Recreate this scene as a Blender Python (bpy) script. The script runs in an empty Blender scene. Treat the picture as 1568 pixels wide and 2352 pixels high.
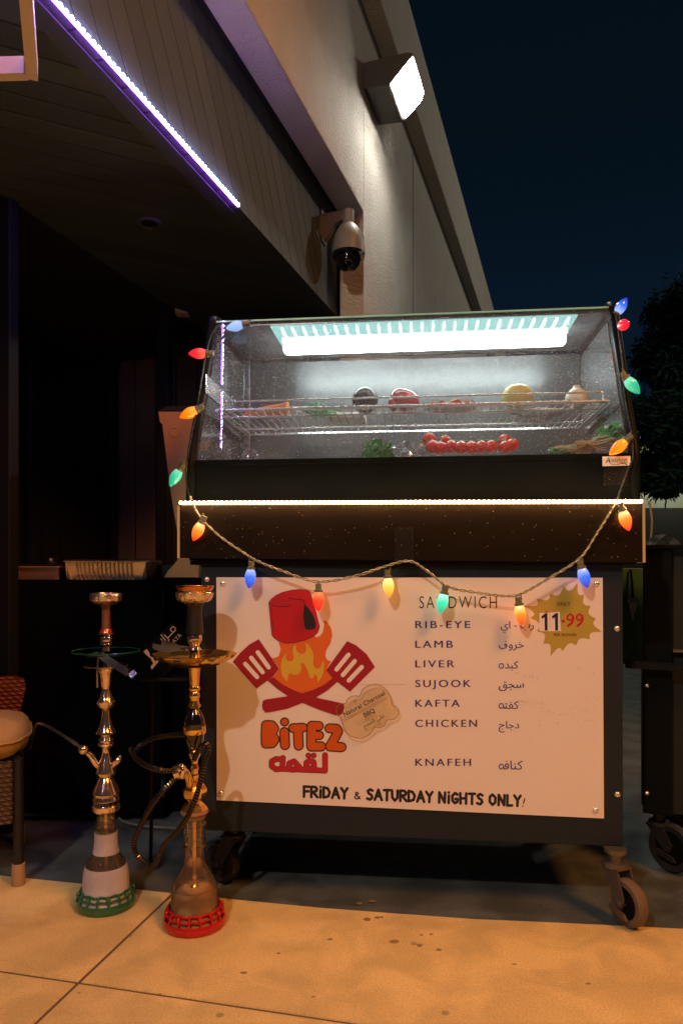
import bpy, bmesh, math, random
from mathutils import Vector, Matrix
from mathutils.geometry import tessellate_polygon
R = math.radians
random.seed(7)
S = bpy.context.scene
COL = S.collection
# ------------------------------------------------------------------ camera
FPX, UC, VH, HC = 1650.0, 784.0, 1315.0, 0.95      # focal length, centre and horizon on a 1568x2352 picture, eye height
cd = bpy.data.cameras.new('camera'); cam = bpy.data.objects.new('camera', cd); COL.objects.link(cam)
cam.location = (0, 0, HC); cam.rotation_euler = (R(90), 0, 0)
cd.sensor_fit = 'VERTICAL'; cd.sensor_height = 36; cd.lens = 36 * FPX / 2352
cd.shift_y = (VH - 1176) / 2352
cd.clip_start = 0.02; cd.clip_end = 400
S.camera = cam
# ------------------------------------------------------------------ night sky
W = bpy.data.worlds.new('World'); S.world = W; W.use_nodes = True
nt = W.node_tree; bg = nt.nodes['Background']
tc = nt.nodes.new('ShaderNodeTexCoord'); sx = nt.nodes.new('ShaderNodeSeparateXYZ'); cr = nt.nodes.new('ShaderNodeValToRGB')
nt.links.new(tc.outputs['Generated'], sx.inputs[0]); nt.links.new(sx.outputs['Z'], cr.inputs[0]); nt.links.new(cr.outputs[0], bg.inputs[0])
e = cr.color_ramp.elements
e[0].position = 0.0; e[0].color = (.0010, .0038, .0064, 1)
e[1].position = 0.62; e[1].color = (.0014, .0048, .0086, 1)
x = e.new(.30); x.color = (.0027, .0086, .0190, 1)
x = e.new(.45); x.color = (.0017, .0056, .0108, 1)
bg.inputs[1].default_value = 1.0
# ------------------------------------------------------------------ key light: warm lamp on the same facade, behind the camera
kl = bpy.data.lights.new('key_lamp', 'POINT'); kl.energy = 190; kl.color = (1, .77, .57); kl.shadow_soft_size = .055
ko = bpy.data.objects.new('key_lamp', kl); COL.objects.link(ko); ko.location = (-1.2, -1.1, 3.4)
# orange sodium street light over the pavement, to the right behind the camera
fl_ = bpy.data.lights.new('street_lamp', 'SPOT'); fl_.energy = 1230; fl_.color = (1, .33, .065); fl_.shadow_soft_size = .9; fl_.spot_size = R(60); fl_.spot_blend = .35
fo_ = bpy.data.objects.new('street_lamp', fl_); COL.objects.link(fo_); fo_.location = (3.3, -1.6, 5.9); fo_.rotation_euler = (Vector((-.15, 1.2, 0)) - fo_.location).to_track_quat('-Z', 'Y').to_euler()
# pale car-park lamp far right, beyond the carts
pl_ = bpy.data.lights.new('car_park_lamp', 'POINT'); pl_.energy = 210; pl_.color = (1, .86, .68); pl_.shadow_soft_size = .15
po_ = bpy.data.objects.new('car_park_lamp', pl_); COL.objects.link(po_); po_.location = (6.2, 6.6, 5.8)
# ------------------------------------------------------------------ render look
S.view_settings.view_transform = 'Standard'; S.view_settings.look = 'None'
S.view_settings.exposure = 0; S.view_settings.gamma = 1
S.cycles.use_denoising = True
S.cycles.max_bounces = 10; S.cycles.transparent_max_bounces = 24
S.cycles.sample_clamp_indirect = 4.0
S.cycles.caustics_reflective = False; S.cycles.caustics_refractive = False

# ================================================================== frames and pixels
class Frame:
    def __init__(s, o, deg):
        s.o = Vector((o[0], o[1])); s.a = R(deg); s.c = math.cos(s.a); s.s = math.sin(s.a)
    def w(s, p):                       # local -> world
        return Vector((s.o.x + s.c*p[0] - s.s*p[1], s.o.y + s.s*p[0] + s.c*p[1], p[2]))
    def l(s, p):
        dx, dy = p[0]-s.o.x, p[1]-s.o.y
        return Vector((s.c*dx + s.s*dy, -s.s*dx + s.c*dy, p[2]))
    def px(s, u, v, y=None, x=None, z=None):   # where the view ray of a pixel meets the plane y=, x= or z= of this frame
        d = Vector(((u-UC)/FPX, 1, -(v-VH)/FPX)); o = s.l((0, 0, HC)); dl = s.l(s.w((0,0,0)) + d); dl.z = d.z
        if z is not None: t = (z - HC)/d.z
        elif y is not None: t = (y - o.y)/dl.y
        else: t = (x - o.x)/dl.x
        return Vector((o.x + t*dl.x, o.y + t*dl.y, HC + t*d.z))
WORLD = Frame((0, 0), 0)
CART = Frame((-.4108, 2.1046), -6.0)         # x along the front of the cart, y into it
KF = .82                                     # the facade is designed at 1:KF
FAC = Frame((-1.296*KF, 0), -17.36)          # x out of the facade, y along it
FAC0 = Frame((-1.296, 0), -17.36)
def fsc(p): return Vector((p[0]*KF, p[1]*KF, HC+(p[2]-HC)*KF if p[2] > HC else p[2]))
INFAC = set()
OFF = {}                                     # thing -> (frame, base in the frame)

# ================================================================== objects
def tag(o, label=None, cat=None, group=None, kind=None):
    if label: o['label'] = label
    if cat: o['category'] = cat
    if group: o['group'] = group
    if kind: o['kind'] = kind
    return o
def thing(name, label, cat, base=(0,0,0), fr=WORLD, group=None):
    o = bpy.data.objects.new(name, None); COL.objects.link(o); o.empty_display_size = .05
    if fr is FAC: base = fsc(base); INFAC.add(o)
    o.location = fr.w(base); o.rotation_euler = (0, 0, fr.a)
    OFF[o] = Vector(base)
    return tag(o, label, cat, group)
def fitpoly(P):
    return [tuple(t) for t in tessellate_polygon([[Vector((p[0], p[1], 0)) for p in P]])]
class MB:
    """collects shapes in one frame, then links them as ONE mesh object"""
    def __init__(s): s.v = []; s.f = []; s.sm = []; s.m = []; s.cur = 0
    def add(s, V, F, smooth=False):
        b = len(s.v); s.v += [Vector(p) for p in V]
        for f in F: s.f.append([i+b for i in f]); s.sm.append(smooth); s.m.append(s.cur)
        return s
    def box(s, a, b, bev=0.0, M=None):
        bm = bmesh.new(); bmesh.ops.create_cube(bm, size=1)
        c = [(a[i]+b[i])/2 for i in range(3)]; d = [max(abs(b[i]-a[i]), 1e-5) for i in range(3)]
        for q in bm.verts: q.co = Vector((c[0]+q.co.x*d[0], c[1]+q.co.y*d[1], c[2]+q.co.z*d[2]))
        if bev > 0:
            bmesh.ops.bevel(bm, geom=bm.edges[:], offset=min(bev, min(d)*.45), segments=2, affect='EDGES', profile=.5)
        return s.bm(bm, M)
    def bm(s, bm, M=None, smooth=False):
        bm.verts.index_update()
        V = [(M @ q.co if M else q.co.copy()) for q in bm.verts]; F = [[q.index for q in f.verts] for f in bm.faces]
        bm.free(); return s.add(V, F, smooth)
    def tube(s, P, r, n=8, caps=True, closed=False):
        P = [Vector(p) for p in P]; k = len(P); rr = r if isinstance(r, (list, tuple)) else [r]*k
        V = []; up = None
        for i, p in enumerate(P):
            if closed: t = P[(i+1) % k] - P[i-1]
            else: t = P[min(i+1, k-1)] - P[max(i-1, 0)]
            t = t.normalized() if t.length > 1e-9 else Vector((0,0,1))
            if up is None: up = Vector((0,0,1)) if abs(t.z) < .9 else Vector((1,0,0))
            a = t.cross(up)
            if a.length < 1e-6: a = t.orthogonal()
            a.normalize(); b = a.cross(t).normalized(); up = b
            for j in range(n):
                th = 2*math.pi*j/n; V.append(p + (a*math.cos(th) + b*math.sin(th))*rr[i])
        F = []
        for i in range(k if closed else k-1):
            for j in range(n):
                q = (i+1) % k
                F.append([i*n+j, i*n+(j+1) % n, q*n+(j+1) % n, q*n+j])
        s.add(V, F, True)
        if caps and not closed:
            s.add(V[:n], [list(range(n))[::-1]]); s.add(V[-n:], [list(range(n))])
        return s
    def lathe(s, prof, n=32, c=(0,0,0), M=None, mod=None, smooth=True):
        V = []; F = []
        for i, (r, z) in enumerate(prof):
            for j in range(n):
                th = 2*math.pi*j/n; q = r*(mod(th, i) if mod else 1)
                p = Vector((q*math.cos(th), q*math.sin(th), z)); p = M @ p if M else p
                V.append(p + Vector(c))
        for i in range(len(prof)-1):
            for j in range(n):
                F.append([i*n+j, i*n+(j+1) % n, (i+1)*n+(j+1) % n, (i+1)*n+j])
        if prof[0][0] > 1e-4: F.append(list(range(n))[::-1])
        if prof[-1][0] > 1e-4: F.append([(len(prof)-1)*n+j for j in range(n)])
        return s.add(V, F, smooth)
    def ball(s, c, r, n=20, M=None, sq=(1,1,1), noise=0, seed=0):
        rnd = random.Random(seed); ph = [rnd.uniform(0, 6.3) for _ in range(6)]
        V = []; F = []; m = max(n//2, 6)
        for i in range(m+1):
            a = math.pi*i/m
            for j in range(n):
                th = 2*math.pi*j/n; d = Vector((math.sin(a)*math.cos(th), math.sin(a)*math.sin(th), -math.cos(a)))
                k = 1 + noise*(math.sin(3*d.x+ph[0])*math.sin(4*d.y+ph[1]) + .6*math.sin(6*d.z+ph[2]+3*d.x))
                p = Vector((d.x*sq[0], d.y*sq[1], d.z*sq[2]))*r*k
                V.append((M @ p if M else p) + Vector(c))
        for i in range(m):
            for j in range(n): F.append([i*n+j, i*n+(j+1) % n, (i+1)*n+(j+1) % n, (i+1)*n+j])
        return s.add(V, F, True)
    def prism(s, P, fn):               # P 2-D outline; fn(x, y, k) -> 3-D point, k = 0 front, 1 back
        T = fitpoly(P); n = len(P)
        A = [fn(p[0], p[1], 0) for p in P]; B = [fn(p[0], p[1], 1) for p in P]
        F = [list(t) for t in T] + [[i+n for i in t[::-1]] for t in T]
        for i in range(n): F.append([i, (i+1) % n, n+(i+1) % n, n+i])
        return s.add(A+B, F)
    def flat(s, P, fn):
        return s.add([fn(p[0], p[1]) for p in P], [list(t) for t in fitpoly(P)])
    def build(s, name, mat, parent=None, sharp=35, fr=None, base=None):
        me = bpy.data.meshes.new(name)
        root = parent
        while root is not None and root.parent is not None: root = root.parent
        off = OFF[root] if root is not None else Vector(base or (0,0,0))
        if root in INFAC: s.v = [fsc(p) for p in s.v]
        me.from_pydata([p - off for p in s.v], [], s.f)
        for m_ in (mat if isinstance(mat, (list, tuple)) else [mat]): me.materials.append(m_)
        bm = bmesh.new(); bm.from_mesh(me); bmesh.ops.remove_doubles(bm, verts=bm.verts[:], dist=1e-6)
        bm.to_mesh(me); bm.free()
        if len(me.polygons) == len(s.f):
            for p, q, mi in zip(me.polygons, s.sm, s.m): p.use_smooth = q; p.material_index = mi
        else:
            bm = bmesh.new()
            vs = [bm.verts.new(p - off) for p in s.v]
            for f, q, mi in zip(s.f, s.sm, s.m):
                try:
                    g = bm.faces.new([vs[i] for i in f]); g.smooth = q; g.material_index = mi
                except ValueError: pass
            bm.to_mesh(me); bm.free()
        if any(s.sm): me.set_sharp_from_angle(angle=R(sharp))
        bm = bmesh.new(); bm.from_mesh(me); bmesh.ops.recalc_face_normals(bm, faces=bm.faces[:]); bm.to_mesh(me); bm.free()
        o = bpy.data.objects.new(name, me); COL.objects.link(o)
        if parent is not None: o.parent = parent
        elif fr is not None: o.location = fr.w(base or (0,0,0)); o.rotation_euler = (0, 0, fr.a)
        return o

def spline(P, n=8):
    P = [Vector(p) for p in P]; out = []
    for i in range(len(P)-1):
        a, b, c, d = P[max(i-1,0)], P[i], P[i+1], P[min(i+2, len(P)-1)]
        for j in range(n):
            t = j/n
            out.append(.5*((2*b) + (c-a)*t + (2*a-5*b+4*c-d)*t*t + (3*b-a-3*c+d)*t**3))
    return out + [P[-1]]
def spline2(P, n=4, closed=True):
    P = [Vector((p[0], p[1], 0)) for p in P]; k = len(P); out = []
    for i in range(k):
        a, b, c, d = P[i-1], P[i], P[(i+1) % k], P[(i+2) % k]
        for j in range(n):
            t = j/n; q = .5*((2*b) + (c-a)*t + (2*a-5*b+4*c-d)*t*t + (3*b-a-3*c+d)*t**3); out.append((q.x, q.y))
    return out

# ================================================================== materials
def N(nt, t, **k):
    n = nt.nodes.new(t)
    for a, b in k.items(): setattr(n, a, b)
    return n
def mat(name, col, rough=.6, metal=0.0, var=.12, scale=18, bump=0.0, bscale=60, coat=0.0, spec=.5, emit=None, estr=0, detail=6, trans=0.0):
    m = bpy.data.materials.new(name); m.use_nodes = True; t = m.node_tree; p = t.nodes['Principled BSDF']
    tcn = N(t, 'ShaderNodeTexCoord')
    no = N(t, 'ShaderNodeTexNoise'); no.inputs['Scale'].default_value = scale; no.inputs['Detail'].default_value = detail
    t.links.new(tcn.outputs['Object'], no.inputs['Vector'])
    mx = N(t, 'ShaderNodeMix', data_type='RGBA', blend_type='MIX')
    mx.inputs[6].default_value = (*[c*(1-var) for c in col], 1); mx.inputs[7].default_value = (*[min(c*(1+var), 1) for c in col], 1)
    t.links.new(no.outputs['Fac'], mx.inputs[0]); t.links.new(mx.outputs[2], p.inputs['Base Color'])
    mr = N(t, 'ShaderNodeMapRange'); mr.inputs[3].default_value = max(rough-.08, .02); mr.inputs[4].default_value = min(rough+.08, 1)
    t.links.new(no.outputs['Fac'], mr.inputs[0]); t.links.new(mr.outputs[0], p.inputs['Roughness'])
    p.inputs['Metallic'].default_value = metal; p.inputs['Coat Weight'].default_value = coat; p.inputs['Specular IOR Level'].default_value = spec
    p.inputs['Transmission Weight'].default_value = trans
    if emit: p.inputs['Emission Color'].default_value = (*emit, 1); p.inputs['Emission Strength'].default_value = estr
    if bump:
        n2 = N(t, 'ShaderNodeTexNoise'); n2.inputs['Scale'].default_value = bscale; n2.inputs['Detail'].default_value = 8
        t.links.new(tcn.outputs['Object'], n2.inputs['Vector'])
        b = N(t, 'ShaderNodeBump'); b.inputs['Strength'].default_value = bump; b.inputs['Distance'].default_value = .01
        t.links.new(n2.outputs['Fac'], b.inputs['Height']); t.links.new(b.outputs[0], p.inputs['Normal'])
    return m
def emis(name, col, st):
    m = bpy.data.materials.new(name); m.use_nodes = True; t = m.node_tree
    t.nodes.remove(t.nodes['Principled BSDF'])
    e_ = N(t, 'ShaderNodeEmission'); e_.inputs[0].default_value = (*col, 1); e_.inputs[1].default_value = st
    no = N(t, 'ShaderNodeTexNoise'); no.inputs['Scale'].default_value = 40
    ml = N(t, 'ShaderNodeMath', operation='MULTIPLY_ADD'); ml.inputs[1].default_value = st*.2; ml.inputs[2].default_value = st*.9
    t.links.new(no.outputs['Fac'], ml.inputs[0]); t.links.new(ml.outputs[0], e_.inputs[1])
    t.links.new(e_.outputs[0], t.nodes['Material Output'].inputs[0]); return m
def sheet(name, tint=(1,1,1), rough=.02, ior=1.45, dust=0.0, frost=0.0, frostcol=(.8,.8,.8), dscale=260, boost=1.0, thru=.5):
    """clear sheet: see-through + fresnel gloss, with dust or frosting"""
    m = bpy.data.materials.new(name); m.use_nodes = True; t = m.node_tree
    t.nodes.remove(t.nodes['Principled BSDF'])
    tr = N(t, 'ShaderNodeBsdfTransparent'); tr.inputs[0].default_value = (*tint, 1)
    gl = N(t, 'ShaderNodeBsdfGlossy'); gl.inputs['Roughness'].default_value = rough
    fr = N(t, 'ShaderNodeFresnel'); fr.inputs[0].default_value = ior
    mm = N(t, 'ShaderNodeMath', operation='MULTIPLY'); mm.inputs[1].default_value = boost; mm.use_clamp = True
    t.links.new(fr.outputs[0], mm.inputs[0])
    mx = N(t, 'ShaderNodeMixShader'); t.links.new(mm.outputs[0], mx.inputs[0])
    base = tr.outputs[0]
    if dust or frost:
        df = N(t, 'ShaderNodeBsdfDiffuse'); df.inputs[0].default_value = (*frostcol, 1)
        tl = N(t, 'ShaderNodeBsdfTranslucent'); tl.inputs[0].default_value = (*frostcol, 1)
        ad = N(t, 'ShaderNodeMixShader'); ad.inputs[0].default_value = thru
        t.links.new(df.outputs[0], ad.inputs[1]); t.links.new(tl.outputs[0], ad.inputs[2])
        d = N(t, 'ShaderNodeMixShader')
        tcn = N(t, 'ShaderNodeTexCoord')
        no = N(t, 'ShaderNodeTexNoise'); no.inputs['Scale'].default_value = dscale; no.inputs['Detail'].default_value = 1
        t.links.new(tcn.outputs['Object'], no.inputs['Vector'])
        r = N(t, 'ShaderNodeValToRGB'); r.color_ramp.elements[0].position = .655; r.color_ramp.elements[1].position = .70
        r.color_ramp.elements[0].color = (frost,)*3 + (1,); r.color_ramp.elements[1].color = (min(frost+dust, 1),)*3 + (1,)
        n3 = N(t, 'ShaderNodeTexNoise'); n3.inputs['Scale'].default_value = 7; n3.inputs['Detail'].default_value = 5
        t.links.new(tcn.outputs['Object'], n3.inputs['Vector'])
        m3 = N(t, 'ShaderNodeMath', operation='MULTIPLY'); m3.inputs[1].default_value = 1.0
        ad2 = N(t, 'ShaderNodeMapRange'); ad2.inputs[1].default_value = .35; ad2.inputs[2].default_value = .7; ad2.inputs[3].default_value = .75; ad2.inputs[4].default_value = 1.2
        t.links.new(n3.outputs['Fac'], ad2.inputs[0]); t.links.new(ad2.outputs[0], m3.inputs[1])
        t.links.new(no.outputs['Fac'], r.inputs[0]); t.links.new(r.outputs[0], m3.inputs[0]); t.links.new(m3.outputs[0], d.inputs[0])
        t.links.new(tr.outputs[0], d.inputs[1]); t.links.new(ad.outputs[0], d.inputs[2]); base = d.outputs[0]
    t.links.new(base, mx.inputs[1]); t.links.new(gl.outputs[0], mx.inputs[2])
    t.links.new(mx.outputs[0], t.nodes['Material Output'].inputs[0]); return m
def boards(name, col, kx, ky, kz, pitch, groove=.05, rough=.65, dark=.35):
    """boards laid side by side along one direction of the object, with grooves between"""
    m = mat(name, col, rough, var=.18, scale=5, bump=.15, bscale=90); t = m.node_tree; p = t.nodes['Principled BSDF']
    tcn = N(t, 'ShaderNodeTexCoord')
    dot = N(t, 'ShaderNodeVectorMath', operation='DOT_PRODUCT'); dot.inputs[1].default_value = (kx/pitch, ky/pitch, kz/pitch)
    t.links.new(tcn.outputs['Object'], dot.inputs[0])
    fr = N(t, 'ShaderNodeMath', operation='FRACT'); t.links.new(dot.outputs['Value'], fr.inputs[0])
    fl = N(t, 'ShaderNodeMath', operation='FLOOR'); t.links.new(dot.outputs['Value'], fl.inputs[0])
    wn = N(t, 'ShaderNodeTexWhiteNoise', noise_dimensions='1D'); t.links.new(fl.outputs[0], wn.inputs['W'])
    a = N(t, 'ShaderNodeMath', operation='SUBTRACT'); a.inputs[1].default_value = .5; t.links.new(fr.outputs[0], a.inputs[0])
    b = N(t, 'ShaderNodeMath', operation='ABSOLUTE'); t.links.new(a.outputs[0], b.inputs[0])
    g = N(t, 'ShaderNodeMapRange'); g.inputs[1].default_value = .5-groove; g.inputs[2].default_value = .5-groove*.35
    g.inputs[3].default_value = 1; g.inputs[4].default_value = 0; t.links.new(b.outputs[0], g.inputs[0])
    old = p.inputs['Base Color'].links[0].from_socket
    sh = N(t, 'ShaderNodeMapRange'); sh.inputs[3].default_value = .8; sh.inputs[4].default_value = 1.12; t.links.new(wn.outputs[0], sh.inputs[0])
    g2 = N(t, 'ShaderNodeMapRange'); g2.inputs[3].default_value = dark; g2.inputs[4].default_value = 1; t.links.new(g.outputs[0], g2.inputs[0])
    mu = N(t, 'ShaderNodeMath', operation='MULTIPLY'); t.links.new(sh.outputs[0], mu.inputs[0]); t.links.new(g2.outputs[0], mu.inputs[1])
    vm = N(t, 'ShaderNodeVectorMath', operation='SCALE'); t.links.new(old, vm.inputs[0]); t.links.new(mu.outputs[0], vm.inputs['Scale'])
    t.links.new(vm.outputs[0], p.inputs['Base Color'])
    bp = N(t, 'ShaderNodeBump'); bp.inputs['Strength'].default_value = .8; bp.inputs['Distance'].default_value = .006
    t.links.new(g.outputs[0], bp.inputs['Height']); t.links.new(p.inputs['Normal'].links[0].from_socket, bp.inputs['Normal']); t.links.new(bp.outputs[0], p.inputs['Normal'])
    return m
def bulbmat(name, pale, mid, deep, st):
    """coloured glass bulb lit from its base: brighter and paler near the filament"""
    m = mat(name, deep, .12, var=.05, coat=.6); t = m.node_tree; p = t.nodes['Principled BSDF']
    tcn = N(t, 'ShaderNodeTexCoord'); s_ = N(t, 'ShaderNodeSeparateXYZ'); t.links.new(tcn.outputs['Object'], s_.inputs[0])
    no = N(t, 'ShaderNodeTexNoise'); no.inputs['Scale'].default_value = 45; t.links.new(tcn.outputs['Object'], no.inputs['Vector'])
    ma = N(t, 'ShaderNodeMath', operation='MULTIPLY_ADD'); ma.inputs[1].default_value = .016; t.links.new(no.outputs['Fac'], ma.inputs[0]); t.links.new(s_.outputs['Z'], ma.inputs[2])
    mr = N(t, 'ShaderNodeMapRange'); mr.inputs[1].default_value = .006; mr.inputs[2].default_value = .062; t.links.new(ma.outputs[0], mr.inputs[0])
    r = N(t, 'ShaderNodeValToRGB'); el = r.color_ramp.elements
    el[0].color = (*pale, 1); el[1].color = (*deep, 1); q = el.new(.5); q.color = (*mid, 1)
    t.links.new(mr.outputs[0], r.inputs[0]); t.links.new(r.outputs[0], p.inputs['Emission Color']); p.inputs['Emission Strength'].default_value = st
    return m
M = {}
M['slab'] = None
def concrete(name, col, var, joints=False, bump=.35, stain=.13, st_scale=7.0):
    m = mat(name, col, .8, var=var, scale=3.5, bump=bump, bscale=160, detail=10); t = m.node_tree; p = t.nodes['Principled BSDF']
    tcn = N(t, 'ShaderNodeTexCoord'); old = p.inputs['Base Color'].links[0].from_socket
    no = N(t, 'ShaderNodeTexNoise'); no.inputs['Scale'].default_value = st_scale; no.inputs['Detail'].default_value = 7; no.inputs['Distortion'].default_value = .6
    t.links.new(tcn.outputs['Object'], no.inputs['Vector'])
    vo = N(t, 'ShaderNodeTexNoise'); vo.inputs['Scale'].default_value = 220; vo.inputs['Detail'].default_value = 3; t.links.new(tcn.outputs['Object'], vo.inputs['Vector'])
    a = N(t, 'ShaderNodeMapRange'); a.inputs[1].default_value = .38; a.inputs[2].default_value = .62; a.inputs[3].default_value = 1-stain; a.inputs[4].default_value = 1.08
    t.links.new(no.outputs['Fac'], a.inputs[0])
    b = N(t, 'ShaderNodeMapRange'); b.inputs[1].default_value = .3; b.inputs[2].default_value = .7; b.inputs[3].default_value = .84; b.inputs[4].default_value = 1.12
    t.links.new(vo.outputs['Fac'], b.inputs[0])
    # small dark spots
    sp = N(t, 'ShaderNodeTexVoronoi'); sp.inputs['Scale'].default_value = 6.0; sp.inputs['Randomness'].default_value = 1
    t.links.new(tcn.outputs['Object'], sp.inputs['Vector'])
    c = N(t, 'ShaderNodeMapRange'); c.inputs[1].default_value = .035; c.inputs[2].default_value = .065; c.inputs[3].default_value = .55; c.inputs[4].default_value = 1
    t.links.new(sp.outputs['Distance'], c.inputs[0])
    m1 = N(t, 'ShaderNodeMath', operation='MULTIPLY'); t.links.new(a.outputs[0], m1.inputs[0]); t.links.new(b.outputs[0], m1.inputs[1])
    m2 = N(t, 'ShaderNodeMath', operation='MULTIPLY'); t.links.new(m1.outputs[0], m2.inputs[0]); t.links.new(c.outputs[0], m2.inputs[1])
    vm = N(t, 'ShaderNodeVectorMath', operation='SCALE'); t.links.new(old, vm.inputs[0]); t.links.new(m2.outputs[0], vm.inputs['Scale'])
    t.links.new(vm.outputs[0], p.inputs['Base Color']); return m
M['slab'] = concrete('tan_concrete', (.77, .585, .235), .08)
M['grey'] = concrete('grey_concrete', (.090, .115, .115), .18, stain=.4)
M['joint'] = mat('joint_grit', (.16, .12, .07), .95, bump=.4, bscale=300)
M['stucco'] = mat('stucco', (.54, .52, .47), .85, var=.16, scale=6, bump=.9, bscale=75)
M['stucco_dark'] = mat('stucco_shaded_reveal', (.12, .12, .11), .9, bump=.4, bscale=75)  # darker copy of the stucco: shade of the recess put into its colour
M['soffit'] = boards('soffit_boards', (.055, .082, .098), .68, -.73, 0, .115*KF)
M['bulkhead'] = boards('bulkhead_boards', (.075, .105, .125), 0, .83, .56, .115*KF)
M['trim'] = mat('trim_board', (.06, .085, .105), .7, var=.1)
M['black'] = mat('black_paint', (.006, .007, .008), .5, var=.3, spec=.15)
M['blackgap'] = mat('black_gap', (.004, .005, .006), .9)
M['siding'] = boards('vertical_siding', (.16, .13, .09), 1, 0, 0, .15, groove=.06)
M['glassdark'] = mat('dark_window_glass', (.004, .006, .008), .06, var=.2, spec=.5)
M['mullion'] = mat('mullion_metal', (.008, .012, .012), .6, metal=.3)
M['steel'] = mat('steel', (.62, .62, .62), .22, metal=1, var=.08)
M['chrome'] = mat('chrome', (.92, .92, .92), .25, metal=.8, var=.05)
M['lampbody'] = mat('lamp_housing', (.055, .048, .042), .5, bump=.1)
M['lens'] = emis('lamp_lens', (1, .93, .82), 150.0)
M['camwhite'] = mat('camera_plastic', (.22, .215, .19), .45, var=.06)
M['smoke'] = mat('smoked_dome', (.006, .006, .009), .06, coat=1)
M['frame'] = mat('pale_metal', (.66, .56, .44), .5, var=.08)
# ================================================================== the ground
gp = lambda u, v: WORLD.px(u, v, z=0)
g = MB(); g.box((-60, -60, -.30), (80, 120, -.005)); tag(g.build('ground', M['grey']), kind='structure')
edge = [gp(u, v) for u, v in ((0,2010), (385,2050), (700,2082), (1010,2105), (1568,2133))]
edge = [edge[0] + (edge[0]-edge[1])*4.5] + edge + [edge[-1] + (edge[-1]-edge[-2])*3.5]
E1 = Vector((.9729, -.2312, 0)); E2 = Vector((.2312, .9729, 0)); J = gp(180, 2255)
gap = .0045
def slab(mb, P, h=.03, bev=.004):
    n = len(P); c = sum((Vector(p) for p in P), Vector())/n
    top = []; low = []
    for i in range(n):
        a, b, d = Vector(P[i-1]), Vector(P[i]), Vector(P[(i+1) % n])
        inn = ((a-b).normalized() + (d-b).normalized())
        q = (c-b).normalized()
        top.append(b + q*bev*1.3); low.append(b)
    V = [(p.x, p.y, 0) for p in top] + [(p.x, p.y, -bev*.8) for p in low] + [(p.x, p.y, -h) for p in low]
    F = [list(t) for t in fitpoly([(p.x, p.y) for p in top])]
    for k in range(2):
        for i in range(n): F.append([k*n+i, k*n+(i+1) % n, (k+1)*n+(i+1) % n, (k+1)*n+i])
    mb.add(V, F)
g = MB()
def edge_y(xx):
    for a, b in zip(edge, edge[1:]):
        if a.x <= xx <= b.x: return a.y + (b.y-a.y)*(xx-a.x)/(b.x-a.x)
    return (edge[0] if xx < edge[0].x else edge[-1]).y
cols = [(-3.2, -1.62), (-1.62, 0), (0, 1.75), (1.75, 3.4)]
for a, b in cols:
    a += gap; b -= gap
    P0, P1 = J + E1*a + E2*gap, J + E1*b + E2*gap
    back = []
    for k in range(9):
        q = P1 + (P0-P1)*k/8
        t = 0
        for _ in range(30):
            w_ = q + E2*t; t += (edge_y(w_.x) - w_.y)*.8
        back.append(q + E2*t)
    slab(g, [P0, P1] + back)
    for r0, r1 in ((-1.62, 0), (-3.24, -1.62)):
        slab(g, [J + E1*a + E2*(r0+gap), J + E1*b + E2*(r0+gap), J + E1*b + E2*(r1-gap), J + E1*a + E2*(r1-gap)])
tag(g.build('sidewalk', M['slab']), kind='structure')
g = MB(); c0 = [J + E1*-3.2 + E2*-3.24, J + E1*3.4 + E2*-3.24, J + E1*3.4 + E2*.02, J + E1*-3.2 + E2*.02]
g.flat([(p.x, p.y) for p in c0], lambda a, b: (a, b, -.0045))
c0 = [J + E1*-.02 + E2*0.02, J + E1*.02 + E2*.02, Vector((-.495,2.11,0)), Vector((-.525,2.117,0))]
g.flat([(p.x, p.y) for p in c0], lambda a, b: (a, b, -.0042))
tag(g.build('joint_bed', M['joint']), kind='structure')
st = [(825,2075,7,3),(855,2070,8,3),(843,2112,10,4),(866,2108,7,3),(876,2107,5,2.5),(905,2163,12,4.5),(963,2172,8,4),(1007,2182,7,3),(967,2148,4,2),(990,2146,5,2),(758,2158,7,2.5),(1180,2215,6,2),(560,2235,9,3),(300,2150,4,1.6),(182,2281,4,1.6),(368,2284,4,1.8),(720,2290,5,2),(1350,2260,6,2.5),(640,2190,5,2)]
g = MB(); rs_ = random.Random(11)
for u, v, ru, rv in st:
    P = [gp(u + ru*math.cos(6.2832*k/16)*rs_.uniform(.75,1.15), v + rv*math.sin(6.2832*k/16)*rs_.uniform(.75,1.15)) for k in range(16)]
    g.flat([(p.x, p.y) for p in P], lambda a, b: (a, b, .0006))
tag(g.build('pavement_stains', mat('dried_drips', (.30, .20, .085), .75, var=.3, scale=40)), kind='structure')
# ================================================================== the building
B = thing('building', 'pale stucco building with a boarded overhang and a dark storefront', 'building', (0,0,0), FAC)
YN, YP, YF, ZB, ZT = -3.5, 4.82, 17.0, 3.26, 5.55
def boxf(mb, x0, x1, y0, y1, z0, z1, bev=0): mb.box((x0, y0, z0), (x1, y1, z1), bev)
m = MB()
boxf(m, -.16, 0, YN, YP, ZB, 4.50, .006)
boxf(m, -.16, -.0, YP, YF, -.0, 4.50, .006)
boxf(m, -.16, .03, YN, YF, 4.86, ZT, .01)
m.build('facade', M['stucco'], B)
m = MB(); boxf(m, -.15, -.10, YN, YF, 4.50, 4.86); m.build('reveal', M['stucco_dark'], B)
m = MB(); m.box((.0, 6.35, 0), (.003, 6.362, 4.5)); m.build('control_joint', M['stucco_dark'], B)
XB = -.19; ZS = 2.62
m = MB(); boxf(m, XB-.04, XB, YN, 4.93, ZS, 3.30); m.build('bulkhead', M['bulkhead'], B)
m = MB(); boxf(m, XB+.002, -.161, YN, 4.9, 3.262, 3.34); m.build('shadow_gap', M['blackgap'], B)
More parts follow.
